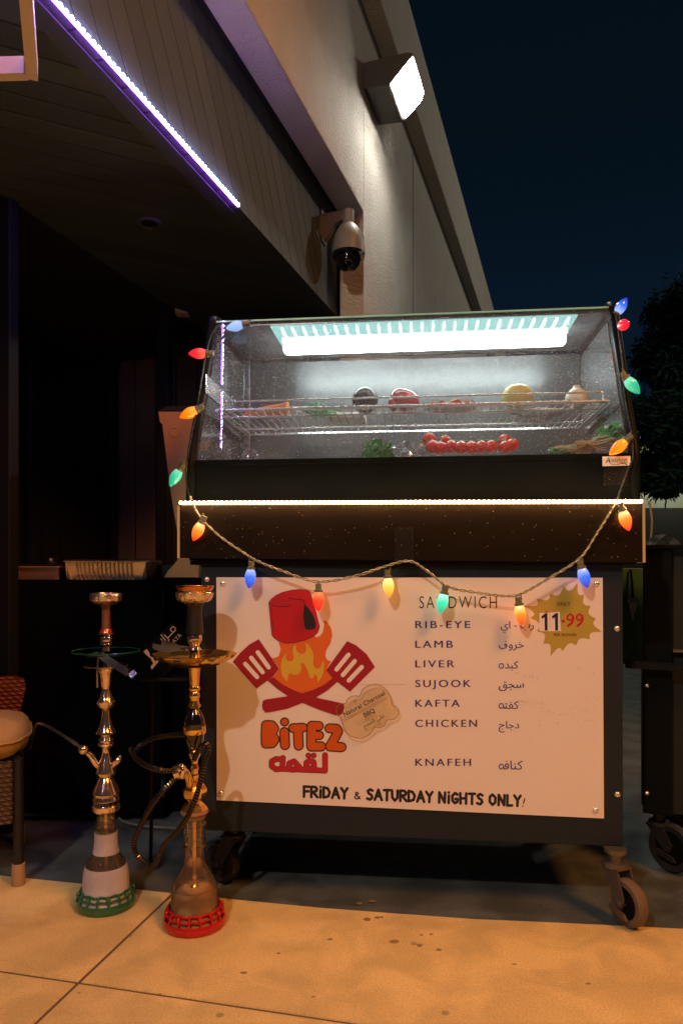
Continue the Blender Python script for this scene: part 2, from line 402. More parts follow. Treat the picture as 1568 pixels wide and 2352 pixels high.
m = MB(); boxf(m, -1.14, XB-.115, YN, 5.3, ZS, ZS+.04); m.build('soffit', M['soffit'], B)
m = MB(); boxf(m, XB-.113, XB-.041, YN, 5.3, ZS-.003, ZS+.03, .002); m.build('soffit_trim', M['trim'], B)
m = MB(); boxf(m, -2.4, XB-.041, YN, 6.0, ZS+.045, 3.5); boxf(m, -2.4, -1.141, YN, 5.3, ZS+.002, ZS+.044); m.build('roof_deck', M['blackgap'], B)
m = MB(); boxf(m, -2.4, -.165, 5.32, 5.36, 0, 3.4); m.build('end_wall', M['siding'], B)
m = MB(); boxf(m, XB, -.162, 4.94, 5.3, 0, 3.3); m.build('corner_post', M['black'], B)  # black fill, not a post: stands in for the dark gap at the bulkhead's end
ys = [-3.4, -1.2, .9, 1.95, 3.02, 4.35, 5.25]
for a, b in zip(ys, ys[1:]):
    p_ = MB(); p_.box((-2.19, a+.03, .12), (-2.18, b-.03, ZS-.06)); p_.build('window', M['glassdark'], B)
    p_ = MB(); p_.box((-2.22, b-.03, .121), (-2.14, b+.03, ZS-.061), .004); p_.build('mullion', M['mullion'], B)
for z0_, z1_ in ((.02,.12),(ZS-.06,ZS-.001)):
    p_ = MB(); boxf(p_, -2.2, -2.13, YN, 5.3, z0_, z1_, .004); p_.build('window_rail', M['mullion'], B)
for y_ in (-1.2, 3.02, 4.35):
    p_ = MB(); p_.box((-1.2, y_-.03, 0), (-1.12, y_+.03, ZS-.002), .004); p_.build('post', M['mullion'], B)
# recessed light in the soffit
q = FAC0.px(343, 512, z=ZS)
o = thing('recessed_light', 'small round unlit recessed light in the dark soffit', 'ceiling light', q, FAC)
m = MB(); m.lathe([(.060, 0), (.060, -.006), (.05, -.010), (.042, -.006), (.040, .0), (.040, .03)], 32, q); m.build('trim_ring', M['trim'], o)
m = MB(); m.lathe([(.0, .012), (.039, .012), (.039, .016), (0, .016)], 24, (q.x, q.y, q.z-.014)); m.build('lamp', M['smoke'], o)
# hanging pale frame (upper left)
zf = 2.40
k0 = FAC0.px(74, 176, z=zf); k1 = FAC0.px(60, 0, z=zf); k2 = FAC0.px(0, 178, z=zf)
d1 = (k1-k0).normalized(); d2 = (k2-k0).normalized()
o = thing('overhead_rack', 'pale metal overhead rack hanging under the boarded soffit, only its corner in view', 'rack', k0, FAC)
m = MB(); hw = .016
def bar(mb, a, b, w, h):
    t = (b-a).normalized(); s_ = Vector((-t.y, t.x, 0))*w; u_ = Vector((0,0,h))
    V = [a-s_, a+s_, a+s_+u_, a-s_+u_, b-s_, b+s_, b+s_+u_, b-s_+u_]
    mb.add(V, [[0,1,2,3],[4,7,6,5],[0,4,5,1],[3,2,6,7],[0,3,7,4],[1,5,6,2]])
far1 = k0 + d1*1.3; far2 = k0 + d2*.7
bar(m, k0 - d1*.016, far1, hw, .05); bar(m, k0 + d2*.017, far2, hw, .05); bar(m, far1 + d2*.018, far1 + d2*.7, hw, .05); bar(m, far2 + d1*.018, far2 + d1*1.28, hw, .05)
m.build('bar', M['frame'], o)
for q in (far1 + d2*.35, far2 + d1*.6):
    m = MB(); m.tube([q + Vector((0,0,.04)), Vector((q.x, q.y, ZS-.001))], .006, 8); m.build('hanger_rod', M['steel'], o)
# ------------------------------------------------------------------ wall lamp
o = thing('wall_lamp', 'dark wedge-shaped wall lamp with a bright white lens high on the stucco', 'wall lamp', (0, 4.81, 4.04), FAC)
y0, y1 = 4.80, 5.19
prof = [(.004, 4.20), (.29, 4.205), (.322, 4.192), (.325, 4.180), (.174, 4.03), (.16, 4.024), (.004, 4.035)]
m = MB(); m.prism(prof, lambda a, b, k: (a, y0 if k == 0 else y1, b)); m.build('housing', M['lampbody'], o)
nx, nz = .7071, -.7071
def lp(s_, y, d): return (.181 + (.320-.181)*s_ + nx*d, y, 4.040 + (4.178-4.040)*s_ + nz*d)
m = MB()
P = [(.02,y0+.03),(.02,y1-.02),(.18,y1-.008),(.80,y1-.008),(.98,y1-.05),(.98,y0+.01),(.5,y0+.008)]
m.prism(P, lambda a, b, k: lp(a, b, .013 if k == 0 else .001)); m.build('lens', M['lens'], o)
# ------------------------------------------------------------------ dome camera
q0 = FAC0.px(741, 508, x=XB); A = Vector((XB, q0.y, 3.10))
o = thing('security_camera', 'white dome security camera on a bracket under the stucco beam', 'camera', A, FAC)
m = MB()
m.prism([(-.055,.055),(-.04,.07),(.04,.07),(.055,.055),(.055,-.10),(.03,-.13),(-.03,-.13),(-.055,-.10)], lambda a, b, k: (XB+.012 if k == 0 else XB+.0005, A.y+a, A.z+b))
m.prism([(0,.045),(.15,.05),(.18,.04),(.18,.0),(.13,.0),(.07,-.03),(.03,-.09),(0,-.12)], lambda a, b, k: (XB+.0125+a, A.y+(-.02 if k == 0 else .02), A.z+b))
m.build('bracket', M['camwhite'], o)
cx = XB + .165; zc = A.z
m = MB(); m.lathe([(.028,.052),(.034,.05),(.034,-.03),(.03,-.035)], 24, (cx, A.y, zc)); m.build('neck', M['camwhite'], o)
m = MB(); m.lathe([(.012,-.028),(.035,-.032),(.055,-.05),(.078,-.085),(.093,-.13),(.10,-.18),(.101,-.215),(.096,-.216),(.09,-.20)], 40, (cx, A.y, zc)); m.build('shroud', M['camwhite'], o)
m = MB(); m.lathe([(.099,-.2165),(.099,-.232),(.074,-.235),(.074,-.245),(.070,-.27),(.058,-.295),(.036,-.312),(.0001,-.318)], 40, (cx, A.y, zc)); m.build('dome', M['smoke'], o)
# ------------------------------------------------------------------ blue led strip along the bulkhead's lower edge
M['ledblue'] = emis('blue_led_tube', (.46, .09, 1.0), 52)
M['leddiode'] = emis('blue_led_diode', (.60, .68, 1.0), 80)
ye = FAC0.px(545, 466, x=XB).y
o = thing('led_strip', 'glowing blue white strip of small lights along the edge of the boarded soffit', 'light strip', (XB, ye, ZS), FAC)
m = MB(); m.box((XB+.001, -3.0, ZS-.008), (XB+.007, ye, ZS+.002), .002); m.build('strip', M['ledblue'], o)
m = MB(); y_ = -3.0
while y_ < ye:
    m.box((XB+.0075, y_+.003, ZS-.009), (XB+.0125, y_+.014, ZS+.003)); y_ += .026
tag(m.build('diodes', M['leddiode'], o), kind='stuff')
# ================================================================== the food cart
M['cartpanel'] = mat('cart_panel', (.017, .025, .034), .6, spec=.2, var=.10, scale=6, bump=.06, bscale=220)
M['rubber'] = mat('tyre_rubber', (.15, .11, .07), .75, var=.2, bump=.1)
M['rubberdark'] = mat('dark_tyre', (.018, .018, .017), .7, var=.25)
M['galv'] = mat('galvanised', (.17, .15, .125), .45, metal=.7, var=.25, scale=30)
C0 = CART
cl = lambda u, v, n=0.0: CART.px(u, v, y=n)
cart = thing('food_cart', 'dark grey food cart on caster wheels carrying the glass display case', 'cart', (.596, .35, 0), CART)
ZC0, ZC1, SR = .195, .972, 1.192
m = MB(); m.box((0, 0, ZC0), (SR, .018, ZC1), .002); m.build('front_panel', M['cartpanel'], cart)
m = MB(); m.box((.0005, .0185, ZC0), (.018, .66, ZC1), .002); m.box((SR-.018, .0185, ZC0), (SR-.0005, .66, ZC1), .002); m.box((.0185, .642, ZC0), (SR-.0185, .66, ZC1)); m.box((.0185,.0185,ZC0), (SR-.0185,.6415,ZC0+.02)); m.build('carcass', M['cartpanel'], cart)
m = MB(); m.box((-.03, -.012, .9725), (SR+.03, .68, .985), .002); m.build('counter_top', M['black'], cart)
def screw(mb, c, r=.0085):
    mb.lathe([(r, 0), (r*.92, .002), (r*.6, .0042), (.0001, .005)], 14, c, Matrix.Rotation(R(90), 3, 'X'))
    mb.box((c[0]-r*.7, c[1]-.0056, c[2]-.0008), (c[0]+r*.7, c[1]-.0045, c[2]+.0008))
for u, v in ((475,1331), (1416,1444), (1417,1825)):
    m = MB(); screw(m, cl(u, v, -.0003)); m.build('screw', M['chrome'], cart)
M['forkdark'] = mat('dark_fork', (.02,.02,.02), .5)
def caster(parent, x, y, ang, top, tyre, R_=.062, fr=CART, drop=0.0):
    """swivel caster: stem and fork (part), wheel (part > tyre, hub); ground contact at z=0"""
    Mz = Matrix.Rotation(ang, 3, 'Z'); off = Mz @ Vector((.045, 0, 0)); c = Vector((x, y, 0))
    m = MB()
    m.lathe([(.03, top), (.03, top-.012), (.018, top-.014), (.018, top-.035), (.032, top-.037), (.034, top-.05), (.026, top-.056)], 20, c)
    zt = top-.05; hub = Vector((off.x, off.y, R_))
    for s_ in (-1, 1):
        P = [(-.028, zt), (.03, zt), (.058, R_+.012), (.05, R_-.012), (.032, R_-.010)]
        m.prism(P, lambda a, b, k: c + Mz @ Vector((a, s_*(.021 if k == 0 else .0255), b)))
    m.prism([(-.03, -.0255), (.034, -.0255), (.034, .0255), (-.03, .0255)], lambda a, b, k: c + Mz @ Vector((a, b, zt + (.004 if k == 0 else -.001))))
    m.tube([c + hub + Mz @ Vector((0, -.031, 0)), c + hub + Mz @ Vector((0, .031, 0))], .008, 10)
    m.prism([(.035,-.0),(.085,-.015),(.095,-.028),(.08,-.03),(.03,-.015)], lambda a, b, k: c + Mz @ Vector((a-.02, (-.034 if k == 0 else -.0265), b+R_-.005)))
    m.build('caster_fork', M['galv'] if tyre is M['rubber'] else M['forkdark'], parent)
    Q = Mz @ Matrix.Rotation(R(90), 3, 'X')
    w = MB(); w.lathe([(R_*.70, -.015), (R_*.93, -.0165), (R_, -.010), (R_, .010), (R_*.93, .0165), (R_*.70, .015), (R_*.70, -.015)], 40, c + hub, Q)
    wh = w.build('wheel', tyre, parent)
    h = MB(); h.lathe([(.0001, -.011), (.014, -.013), (.016, -.008), (R_*.69, -.006), (R_*.69, .006), (.016, .008), (.014, .013), (.0001, .011)], 28, c + hub, Q)
    h.build('hub', M['black'], wh)
wc = CART.l(gp(1440, 2126)); ang = R(-62)
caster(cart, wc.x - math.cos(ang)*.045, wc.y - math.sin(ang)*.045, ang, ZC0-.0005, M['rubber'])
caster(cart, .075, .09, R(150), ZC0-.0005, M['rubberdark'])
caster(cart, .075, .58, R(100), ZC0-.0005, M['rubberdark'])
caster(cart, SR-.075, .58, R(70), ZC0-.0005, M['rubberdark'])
# ------------------------------------------------------------------ smoked acrylic panel with warm led strip
M['acryl'] = mat('smoked_acrylic', (.014, .010, .006), .22, var=.25, scale=10, spec=.3)
def specks(m, dens=420, lo=.045, colr=(.42,.30,.2)):
    t = m.node_tree; p = t.nodes['Principled BSDF']; old = p.inputs['Base Color'].links[0].from_socket
    tcn = N(t, 'ShaderNodeTexCoord'); v = N(t, 'ShaderNodeTexVoronoi'); v.inputs['Scale'].default_value = dens
    t.links.new(tcn.outputs['Object'], v.inputs['Vector'])
    wn = N(t, 'ShaderNodeMath', operation='GREATER_THAN'); wn.inputs[1].default_value = .965
    sp = N(t, 'ShaderNodeSeparateColor'); t.links.new(v.outputs['Color'], sp.inputs[0]); t.links.new(sp.outputs[0], wn.inputs[0])
    ls = N(t, 'ShaderNodeMath', operation='LESS_THAN'); ls.inputs[1].default_value = .22; t.links.new(v.outputs['Distance'], ls.inputs[0])
    mu = N(t, 'ShaderNodeMath', operation='MULTIPLY'); t.links.new(wn.outputs[0], mu.inputs[0]); t.links.new(ls.outputs[0], mu.inputs[1])
    mx = N(t, 'ShaderNodeMix', data_type='RGBA'); t.links.new(mu.outputs[0], mx.inputs[0]); t.links.new(old, mx.inputs[6]); mx.inputs[7].default_value = (*colr, 1)
    t.links.new(mx.outputs[2], p.inputs['Base Color'])
specks(M['acryl'], 190)
M['acredge'] = emis('edge_lit_acrylic', (1, .40, .12), .42)  # LED light piped to the panel's sides, put in as emission
M['ledwarm'] = emis('warm_led_diode', (1, .58, .27), 150)
M['ledtape'] = emis('warm_led_tape', (1, .50, .17), 3.5)
na = -.034
a0, a1, a2, a3 = cl(413,1160,na), cl(1474,1157,na), cl(1475,1292,na), cl(413,1282,na)
ac = thing('acrylic_panel', 'smoked dark acrylic panel with a glowing warm top edge on the front of the cart', 'panel', ((a0.x+a1.x)/2, na, a3.z), CART)
m = MB(); m.prism([(a0.x,a0.z),(a1.x,a1.z),(a2.x,a2.z),(a3.x,a3.z)], lambda a, b, k: (a, na if k == 0 else na+.006, b)); m.build('panel', M['acryl'], ac)
m = MB()
for p_, q_, s_ in ((a0, a3, -1), (a1, a2, 1)):
    m = MB(); m.prism([(p_.x, p_.z-.002), (q_.x, q_.z), (q_.x+s_*.007, q_.z), (p_.x+s_*.007, p_.z-.002)], lambda a, b, k: (a, na-.0005 if k == 0 else na+.05, b)); m.build('side_edge', M['acredge'], ac)
m = MB(); m.prism([(a0.x,a0.z+.002),(a1.x,a1.z+.002),(a1.x,a1.z+.0105),(a0.x,a0.z+.0105)], lambda a, b, k: (a, na-.006 if k == 0 else na+.03, b)); m.build('strip', M['ledtape'], ac)
m = MB(); nl = 96
for i in range(nl):
    t_ = (i+.5)/nl; x_ = a0.x + (a1.x-a0.x)*t_; z_ = a0.z + (a1.z-a0.z)*t_ + .006
    m.ball((x_, na-.0085, z_), .0042, 8)
m.build('diodes', M['ledwarm'], ac)
M['tape'] = sheet('clear_tape', (.93,.90,.84), .18, 1.5, dust=.12, frost=.03, frostcol=(.8,.7,.6), boost=2.6)
def tape(name, P, n, label):
    q = [cl(u, v, n) for u, v in P]; c = sum(q, Vector())/len(q)
    m = MB(); o = thing(name, label, 'tape', c, CART)
    G = 7; V = []; F = []
    for i in range(G):
        for j in range(G):
            a, b = i/(G-1), j/(G-1); p_ = q[0]*(1-a)*(1-b) + q[1]*a*(1-b) + q[2]*a*b + q[3]*(1-a)*b
            V.append(p_ + Vector((0, -.0016*abs(math.sin(5*a+9*b)) - .0004, 0)))
    for i in range(G-1):
        for j in range(G-1): F.append([i*G+j, i*G+j+1, (i+1)*G+j+1, (i+1)*G+j])
    m.add(V, F, True); m.build('film', M['tape'], o); return o
tape('clear_tape', ((906,1210),(949,1211),(950,1292),(906,1292)), na-.003, 'clear tape holding the bulb cord on the middle of the smoked panel')
tape('clear_tape', ((1385,1071),(1468,1071),(1466,1115),(1384,1115)), -.0035, 'wide clear tape under the white name plate of the display case')
# ------------------------------------------------------------------ menu sign
M['sign'] = mat('white_sign_board', (.84, .81, .77), .42, var=.03, scale=4)
def ink(name, c): return mat('ink_'+name, c, .5, var=.06, scale=25)
M['i_red'] = ink('red', (.50, .006, .018)); M['i_dkred'] = ink('dark_red', (.33, .006, .020)); M['i_or'] = ink('orange', (.72, .15, .018))
M['i_yel'] = ink('yellow', (.66, .46, .045)); M['i_blk'] = ink('black', (.012, .012, .018)); M['i_blue'] = ink('blue', (.035, .030, .25))
M['i_mar'] = ink('maroon', (.045, .012, .016)); M['i_bor'] = ink('deep_orange', (.62, .105, .008)); M['i_star'] = ink('ochre', (.45, .37, .06))
M['i_sred'] = ink('price_red', (.50, .012, .03)); M['i_brn'] = ink('brown', (.30, .17, .09)); M['i_dbr'] = ink('dark_brown', (.14,.035,.015)); M['i_navy'] = ink('navy', (.01, .015, .05))
ns = -.004
sc = [cl(u, v, ns) for u, v in ((497,1326),(1383,1327),(1386,1880),(498,1838))]
sg = thing('menu_sign', 'white menu board with a red hat and flame emblem screwed to the cart front', 'sign', (sc[3]+sc[2])/2, CART)
m = MB(); m.prism([(p_.x, p_.z) for p_ in sc], lambda a, b, k: (a, ns if k == 0 else -.0004, b)); m.build('board', M['sign'], sg)
for u, v in ((512,1340),(1369,1341),(1367,1861),(507,1823)):
    m = MB(); screw(m, cl(u, v, ns-.0003)); m.build('screw', M['chrome'], sg)
Z3 = lambda x, y: (470.4 + .32*x, 1254.4 + .32*y)
Z4 = lambda x, y: (909.4 + .32*x, 1254.4 + .32*y)
class Ink:
    """flat print on the board: fn maps drawing units to the picture, layer k sits k*0.35 mm proud"""
    def __init__(s, Z, n=ns): s.Z = Z; s.m = MB(); s.n = n; s.j = 0
    def at(s, x, y, k): u, v = s.Z(x, y); return cl(u, v, s.n - .0004 - .00035*k)
    def fill(s, P, k=0): s.m.flat(P, lambda a, b: s.at(a, b, k)); return s
    def stroke(s, P, w, k=0, seg=14):
        for i, (x, y) in enumerate(P):
            s.j += 1; kk = k + .012*(s.j % 24)
            s.fill([(x + w/2*math.cos(6.2832*q/seg), y + w/2*math.sin(6.2832*q/seg)) for q in range(seg)], kk)
            if i:
                x0, y0 = P[i-1]; L = math.hypot(x-x0, y-y0) or 1; nx_, ny_ = -(y-y0)/L*w/2, (x-x0)/L*w/2
                s.fill([(x0+nx_,y0+ny_),(x+nx_,y+ny_),(x-nx_,y-ny_),(x0-nx_,y0-ny_)], kk+.006)
        return s
    def bar(s, P, w, k=0):
        for (x0,y0),(x,y) in zip(P, P[1:]):
            s.j += 1; L = math.hypot(x-x0, y-y0) or 1; nx_, ny_ = -(y-y0)/L*w/2, (x-x0)/L*w/2
            s.fill([(x0+nx_,y0+ny_),(x+nx_,y+ny_),(x-nx_,y-ny_),(x0-nx_,y0-ny_)], k+.012*(s.j % 24))
        return s
    def text(s, body, x0, x1, base, k=0, h=None, off=0.0, shear=0.0, sp=1.0, rot=0, keep=True):
        """body fitted between x0 and x1 on the baseline; h = cap height (else keeps its proportions)"""
        T = textmesh(body, off, shear, sp); xs = [p_[0] for p_ in T[0]]; ys_ = [p_[1] for p_ in T[0]]
        f = (x1-x0)/(max(xs)-min(xs)); fy = f if h is None else h/.69
        c_, s_ = math.cos(R(rot)), math.sin(R(rot))
        V = []
        for a, b in T[0]:
            px_, py_ = (a-min(xs))*f, -b*fy
            V.append(s.at(x0 + px_*c_ - py_*s_, base + px_*s_ + py_*c_, k))
        s.m.add(V, T[1]); return s
    def build(s, name, mt, parent=None): return s.m.build(name, mt, parent or sg)
_tc = {}
def textmesh(body, off=0.0, shear=0.0, sp=1.0):
    key = (body, off, shear, sp)
    if key in _tc: return _tc[key]
    c = bpy.data.curves.new('t', 'FONT'); c.body = body; c.size = 1; c.offset = off; c.shear = shear; c.space_character = sp; c.resolution_u = 4
    o = bpy.data.objects.new('t', c); COL.objects.link(o)
    dg = bpy.context.evaluated_depsgraph_get(); dg.update()
    me = bpy.data.meshes.new_from_object(o.evaluated_get(dg))
    r = ([(v.co.x, v.co.y) for v in me.vertices], [list(p_.vertices) for p_ in me.polygons])
    bpy.data.objects.remove(o); bpy.data.curves.remove(c); bpy.data.meshes.remove(me)
    _tc[key] = r; return r
# emblem
flame = [(530,690),(545,740),(530,790),(495,805),(480,800),(535,880),(490,940),(520,975),(600,1030),(695,1058),(760,1040),(850,1000),(920,950),(870,890),(905,825),(880,820),(865,790),(870,750),(900,700),(915,640),(905,590),(880,545),(855,530),(855,570),(845,620),(825,645),(800,655),(780,640),(720,660),(640,670),(580,680)]
Ink(Z3).fill(flame, 0).build('flame', M['i_or'])
yel = [(590,970),(560,935),(546,880),(553,815),(585,765),(580,800),(595,825),(622,826),(638,800),(630,750),(637,720),(652,708),(655,740),(680,770),(710,770),(728,745),(722,695),(755,725),(780,780),(776,830),(784,865),(805,880),(830,868),(848,820),(855,860),(845,920),(812,975),(805,935),(790,920),(775,948),(752,940),(740,900),(715,850),(690,842),(692,890),(672,918),(640,924),(610,912),(597,935)]
Ink(Z3).fill(spline2(yel, 3), 1).build('inner_flame', M['i_yel'])
sp_ = Ink(Z3)
sp_.fill([(200,830),(255,765),(320,705),(388,668),(532,880),(490,935),(450,965),(372,1022)], 2)
sp_.fill([(490,940),(560,995),(640,1035),(700,1058),(820,1092),(960,1122),(995,1130),(1000,1160),(990,1195),(970,1212),(940,1215),(820,1175),(700,1125),(600,1080),(520,1025),(450,965)], 2.2)
sp_.build('spatula', M['i_dkred'])
sp_ = Ink(Z3)
sp_.fill([(1020,682),(1085,712),(1160,775),(1220,868),(1042,1045),(950,975),(915,945),(870,890)], 2.4)
sp_.fill([(920,945),(850,998),(770,1035),(700,1056),(590,1078),(440,1100),(418,1110),(410,1140),(415,1172),(435,1195),(470,1192),(590,1168),(700,1126),(800,1085),(880,1035),(950,975)], 2.6)
sp_.build('spatula', M['i_dkred'])
for a, b in (((290,845),(375,940)),((333,802),(415,905)),((380,762),(458,870)),((1030,780),(945,885)),((1075,825),(990,925)),((1125,868),(1032,965))): Ink(Z3).stroke([a,b], 31, 3).build('spatula_slot', M['sign'])
fez = [(460,405),(478,380),(510,355),(560,332),(620,318),(680,312),(730,318),(752,328),(775,400),(800,490),(822,580),(808,620),(780,645),(720,672),(640,690),(580,695),(530,680),(495,655),(483,640),(474,560)]
f_ = Ink(Z3); f_.stroke(fez+[fez[0]], 6, 3); f_.build('hat_outline', M['i_mar'])
Ink(Z3).fill(fez, 3.5).build('hat', M['i_red'])
f_ = Ink(Z3); f_.stroke([(463,410),(480,424),(520,433),(570,435),(618,427)], 5, 4).stroke([(476,440),(483,520),(490,605)], 4, 4).stroke([(605,375),(660,381),(712,388),(716,425)], 6, 4)
f_.fill([(714,415),(728,428),(750,455),(772,485),(788,520),(797,555),(790,600),(778,590),(770,604),(758,594),(748,606),(738,594),(728,604),(714,570),(706,500)], 4.4); f_.build('tassel', M['i_blk'])
# name
L = [[(440,1290),(437,1350),(438,1415)],[(440,1285),(480,1286),(497,1310),(480,1340),(448,1350)],[(445,1352),(487,1364),(502,1388),(482,1415),(438,1417)],
     [(572,1262),(573,1262)],[(571,1335),(573,1380),(575,1428)],[(632,1306),(705,1303)],[(669,1312),(670,1370),(673,1432)],
     [(768,1290),(764,1360),(764,1438)],[(768,1290),(818,1291)],[(766,1362),(822,1358)],[(764,1438),(835,1438)],[(893,1308),(945,1310),(957,1330),(925,1390),(898,1436)],[(898,1438),(980,1443)]]
w_ = [62,62,62,54,62,58,62,64,60,56,62,60,62]
a_ = Ink(Z3)
for P, q in zip(L, w_): a_.stroke(P, q+13, 0)
a_.build('name_outline', M['i_mar'])
a_ = Ink(Z3)
for P, q in zip(L, w_): a_.stroke(P, q-6, 1)
a_.build('name_lettering', M['i_bor'])
AR = lambda s_: ''.join(chr(int(k, 16)) for k in s_.split())
la = AR('FEEA FEE4 FED8 FEDF')
# Arabic name, heavy strokes
LA = [[(862,1500),(862,1612),(540,1598)],[(762,1600),(728,1585),(728,1555),(752,1540),(780,1550),(785,1600)],[(690,1600),(640,1545),(605,1560),(605,1602),(640,1606)],[(742,1503),(743,1503)],[(780,1503),(781,1503)],[(560,1520),(555,1598),(510,1602),(480,1580),(480,1545),(510,1528),(545,1530)]]
a_ = Ink(Z3)
for P in LA: a_.stroke(P, 42, 0)
a_.build('arabic_name_outline', M['i_mar'])
a_ = Ink(Z3)
for P in LA: a_.stroke(P, 33, 1)
a_.build('arabic_name', M['i_sred'])
# menu
Ink(Z4).text('SANDWICH', 166, 722, 446, 0, h=87, sp=1.25, off=-.006).build('heading_lettering', M['i_blk'])
a_ = Ink(Z4)
for t_, x1, b in (('RIB-EYE',530,588),('LAMB',405,729),('LIVER',417,870),('SUJOOK',536,1011),('KAFTA',455,1153),('CHICKEN',578,1297),('KNAFEH',535,1577)):
    a_ = Ink(Z4); [a_.text(t_, 138+dx, x1+dx, b, .4*kk, h=51, sp=1.3) for kk, dx in enumerate((-1.4, 0, 1.4))]; a_.build('menu_lettering', M['i_blue'])
HEH = {878: (753,860,1), 1168: (753,1147,0), 1603: (753,1582,0)}
for t_, x0, x1, b in (('FEF1 FE8D 20 2D 20 FE8F FEAD',750,985,590),('FEED FEAE FEA7',806,915,732),('FEAA FE92 FEDB',779,875,878),('FED6 FEA0 FEB3',735,915,1018),('FE98 FED4 FEDB',772,878,1168),('FE9D FE8E FE9F FEA9',735,880,1308),('FED3 FE8E FEE8 FEDB',772,906,1603)):
    a_ = Ink(Z4); [a_.text(AR(t_), x0+dx, x1+dx, b, .4*kk) for kk, dx in enumerate((-.9, .9))]; [a_.stroke([(HEH[b][0]+16*math.cos(q*.4488), HEH[b][1]+17*math.sin(q*.4488)) for q in range(15)] + ([] if HEH[b][2] else [(776, b-4)]), 7, 1.5, 8) for _ in (0,) if b in HEH]; b == 732 and a_.stroke([(738,712),(740,728),(756,735),(776,734),(790,726),(794,710),(786,702),(777,706),(779,716),(793,716)], 6.5, 1.5, 8).stroke([(784,684),(785,685)], 8, 1.5, 8); a_.build('arabic_lettering', M['i_blue'])
# bottom line, rounded hand lettering
G = {'F':(.62,[[(0,1),(0,0)],[(0,1),(.55,1)],[(0,.52),(.45,.55)]]),'R':(.72,[[(0,1),(0,0)],[(0,1),(.4,1),(.58,.82),(.5,.6),(.05,.48)],[(.2,.48),(.62,0)]]),
 'i':(.28,[[(.1,.72),(.08,0)],[(.1,1.02),(.1,1.03)]]),'D':(.75,[[(0,1),(0,0)],[(0,1),(.4,.92),(.62,.55),(.5,.15),(0,0)]]),'A':(.8,[[(0,0),(.36,1),(.7,0)],[(.15,.36),(.56,.36)]]),
 'Y':(.72,[[(0,1),(.32,.55),(.62,1)],[(.32,.55),(.3,0)]]),'S':(.66,[[(.55,.88),(.3,1),(.06,.82),(.16,.6),(.44,.45),(.52,.2),(.3,0),(.0,.1)]]),'T':(.7,[[(0,.98),(.62,1)],[(.32,1),(.3,0)]]),
 'U':(.72,[[(0,1),(.03,.3),(.28,0),(.54,.28),(.56,1)]]),'N':(.76,[[(0,0),(.02,1),(.56,.02),(.6,1)]]),'G':(.74,[[(.58,.85),(.34,1),(.06,.72),(.06,.28),(.3,0),(.56,.14),(.58,.42),(.36,.42)]]),
 'H':(.76,[[(0,1),(.02,0)],[(.6,1),(.58,0)],[(.02,.5),(.58,.52)]]),'O':(.82,[[(.32,1),(.06,.78),(.04,.3),(.32,0),(.6,.25),(.62,.72),(.32,1)]]),'L':(.6,[[(.02,1),(0,0),(.48,.02)]]),
 '!':(.3,[[(.2,1),(.08,.38)],[(.0,.02),(.01,.02)]]),' ':(.34,[]),'&':(.74,[[(.6,.05),(.16,.62),(.18,.85),(.34,.9),(.42,.72),(.1,.35),(.08,.12),(.28,0),(.5,.12),(.58,.35)]])}
s_ = 'FRiDAY & SATURDAY NiGHTS ONLY!'
tot = sum(G[c][0]+.12 for c in s_)
a_ = Ink(lambda x, y: (x, y)); X = 0
u0, u1 = 698, 1209
for c in s_:
    big = c not in '&!'
    for P in G[c][1]:
        Q = []
        for q in (spline2(P, 1) if False else P):
            t_ = (X + q[0])/tot; uu = u0 + (u1-u0)*t_; hgt = 23.5 if big else 17
            Q.append((uu, 1830 + 22*t_ - q[1]*hgt))
        a_.stroke(Q, 6.3 if big else 3.0, 0, 10)
    X += G[c][0]+.12
a_.build('bottom_lettering', M['i_blk'])
# price star
cxs, cys = 1220, 532
tips = [(1300,262),(1345,348),(1392,430),(1432,521),(1475,615),(1388,668),(1290,712),(1195,752),(1105,790),(1055,700),(1010,612),(963,515),(920,428),(1008,376),(1105,340),(1200,290)]
tips.sort(key=lambda p_: math.atan2(p_[1]-cys, p_[0]-cxs)); P = []
for i, p_ in enumerate(tips):
    q = tips[(i+1) % len(tips)]; P.append(p_)
    mx_, my_ = (p_[0]+q[0])/2, (p_[1]+q[1])/2
    for f in (.28, .5, .72):
        bx, by = p_[0]+(q[0]-p_[0])*f, p_[1]+(q[1]-p_[1])*f; k_ = .83 if f == .5 else .86
        P.append((cxs+(bx-cxs)*k_, cys+(by-cys)*k_))
Ink(Z4).fill(P, 0).build('price_star', M['i_star'])
Ink(Z4).text('ONLY', 1150, 1249, 427, 1, h=25, sp=1.1, off=.02).build('star_lettering', M['i_dbr']); a_ = Ink(Z4); a_.text('PER SKEWER', 1129, 1295, 646, 1, h=19, off=.02); a_.build('star_lettering', M['i_dbr'])
Ink(Z4).text('$', 1050, 1102, 545, 1, h=75, off=.03).build('price_sign', M['i_sred']); a_ = Ink(Z4)
# .99 drawn as heavy old-style figures
a_.stroke([(1197,539),(1198,539)], 22, 1)
for ox in (1215, 1282):
    a_.stroke([(ox+50,500),(ox+33,487),(ox+14,500),(ox+10,520),(ox+24,534),(ox+44,524)], 13, 1).stroke([(ox+50,502),(ox+55,520),(ox+45,550),(ox+18,572)], 17, 1.3)
a_.build('price_figures', M['i_sred'])
a_ = Ink(Z4); a_.fill([(1026,480),(1099,476),(1101,612),(1025,610)], 2); a_.fill([(1102,476),(1172,470),(1182,609),(1102,612)], 2.2); a_.build('price_patch', M['sign'])
a_ = Ink(Z4)
for ox in (1040, 1115):
    a_.fill([(ox,505),(ox+28,482),(ox+44,480),(ox+45,606),(ox+25,606),(ox+23,512),(ox+4,521)], 3)
a_.build('patch_figures', M['i_navy'])
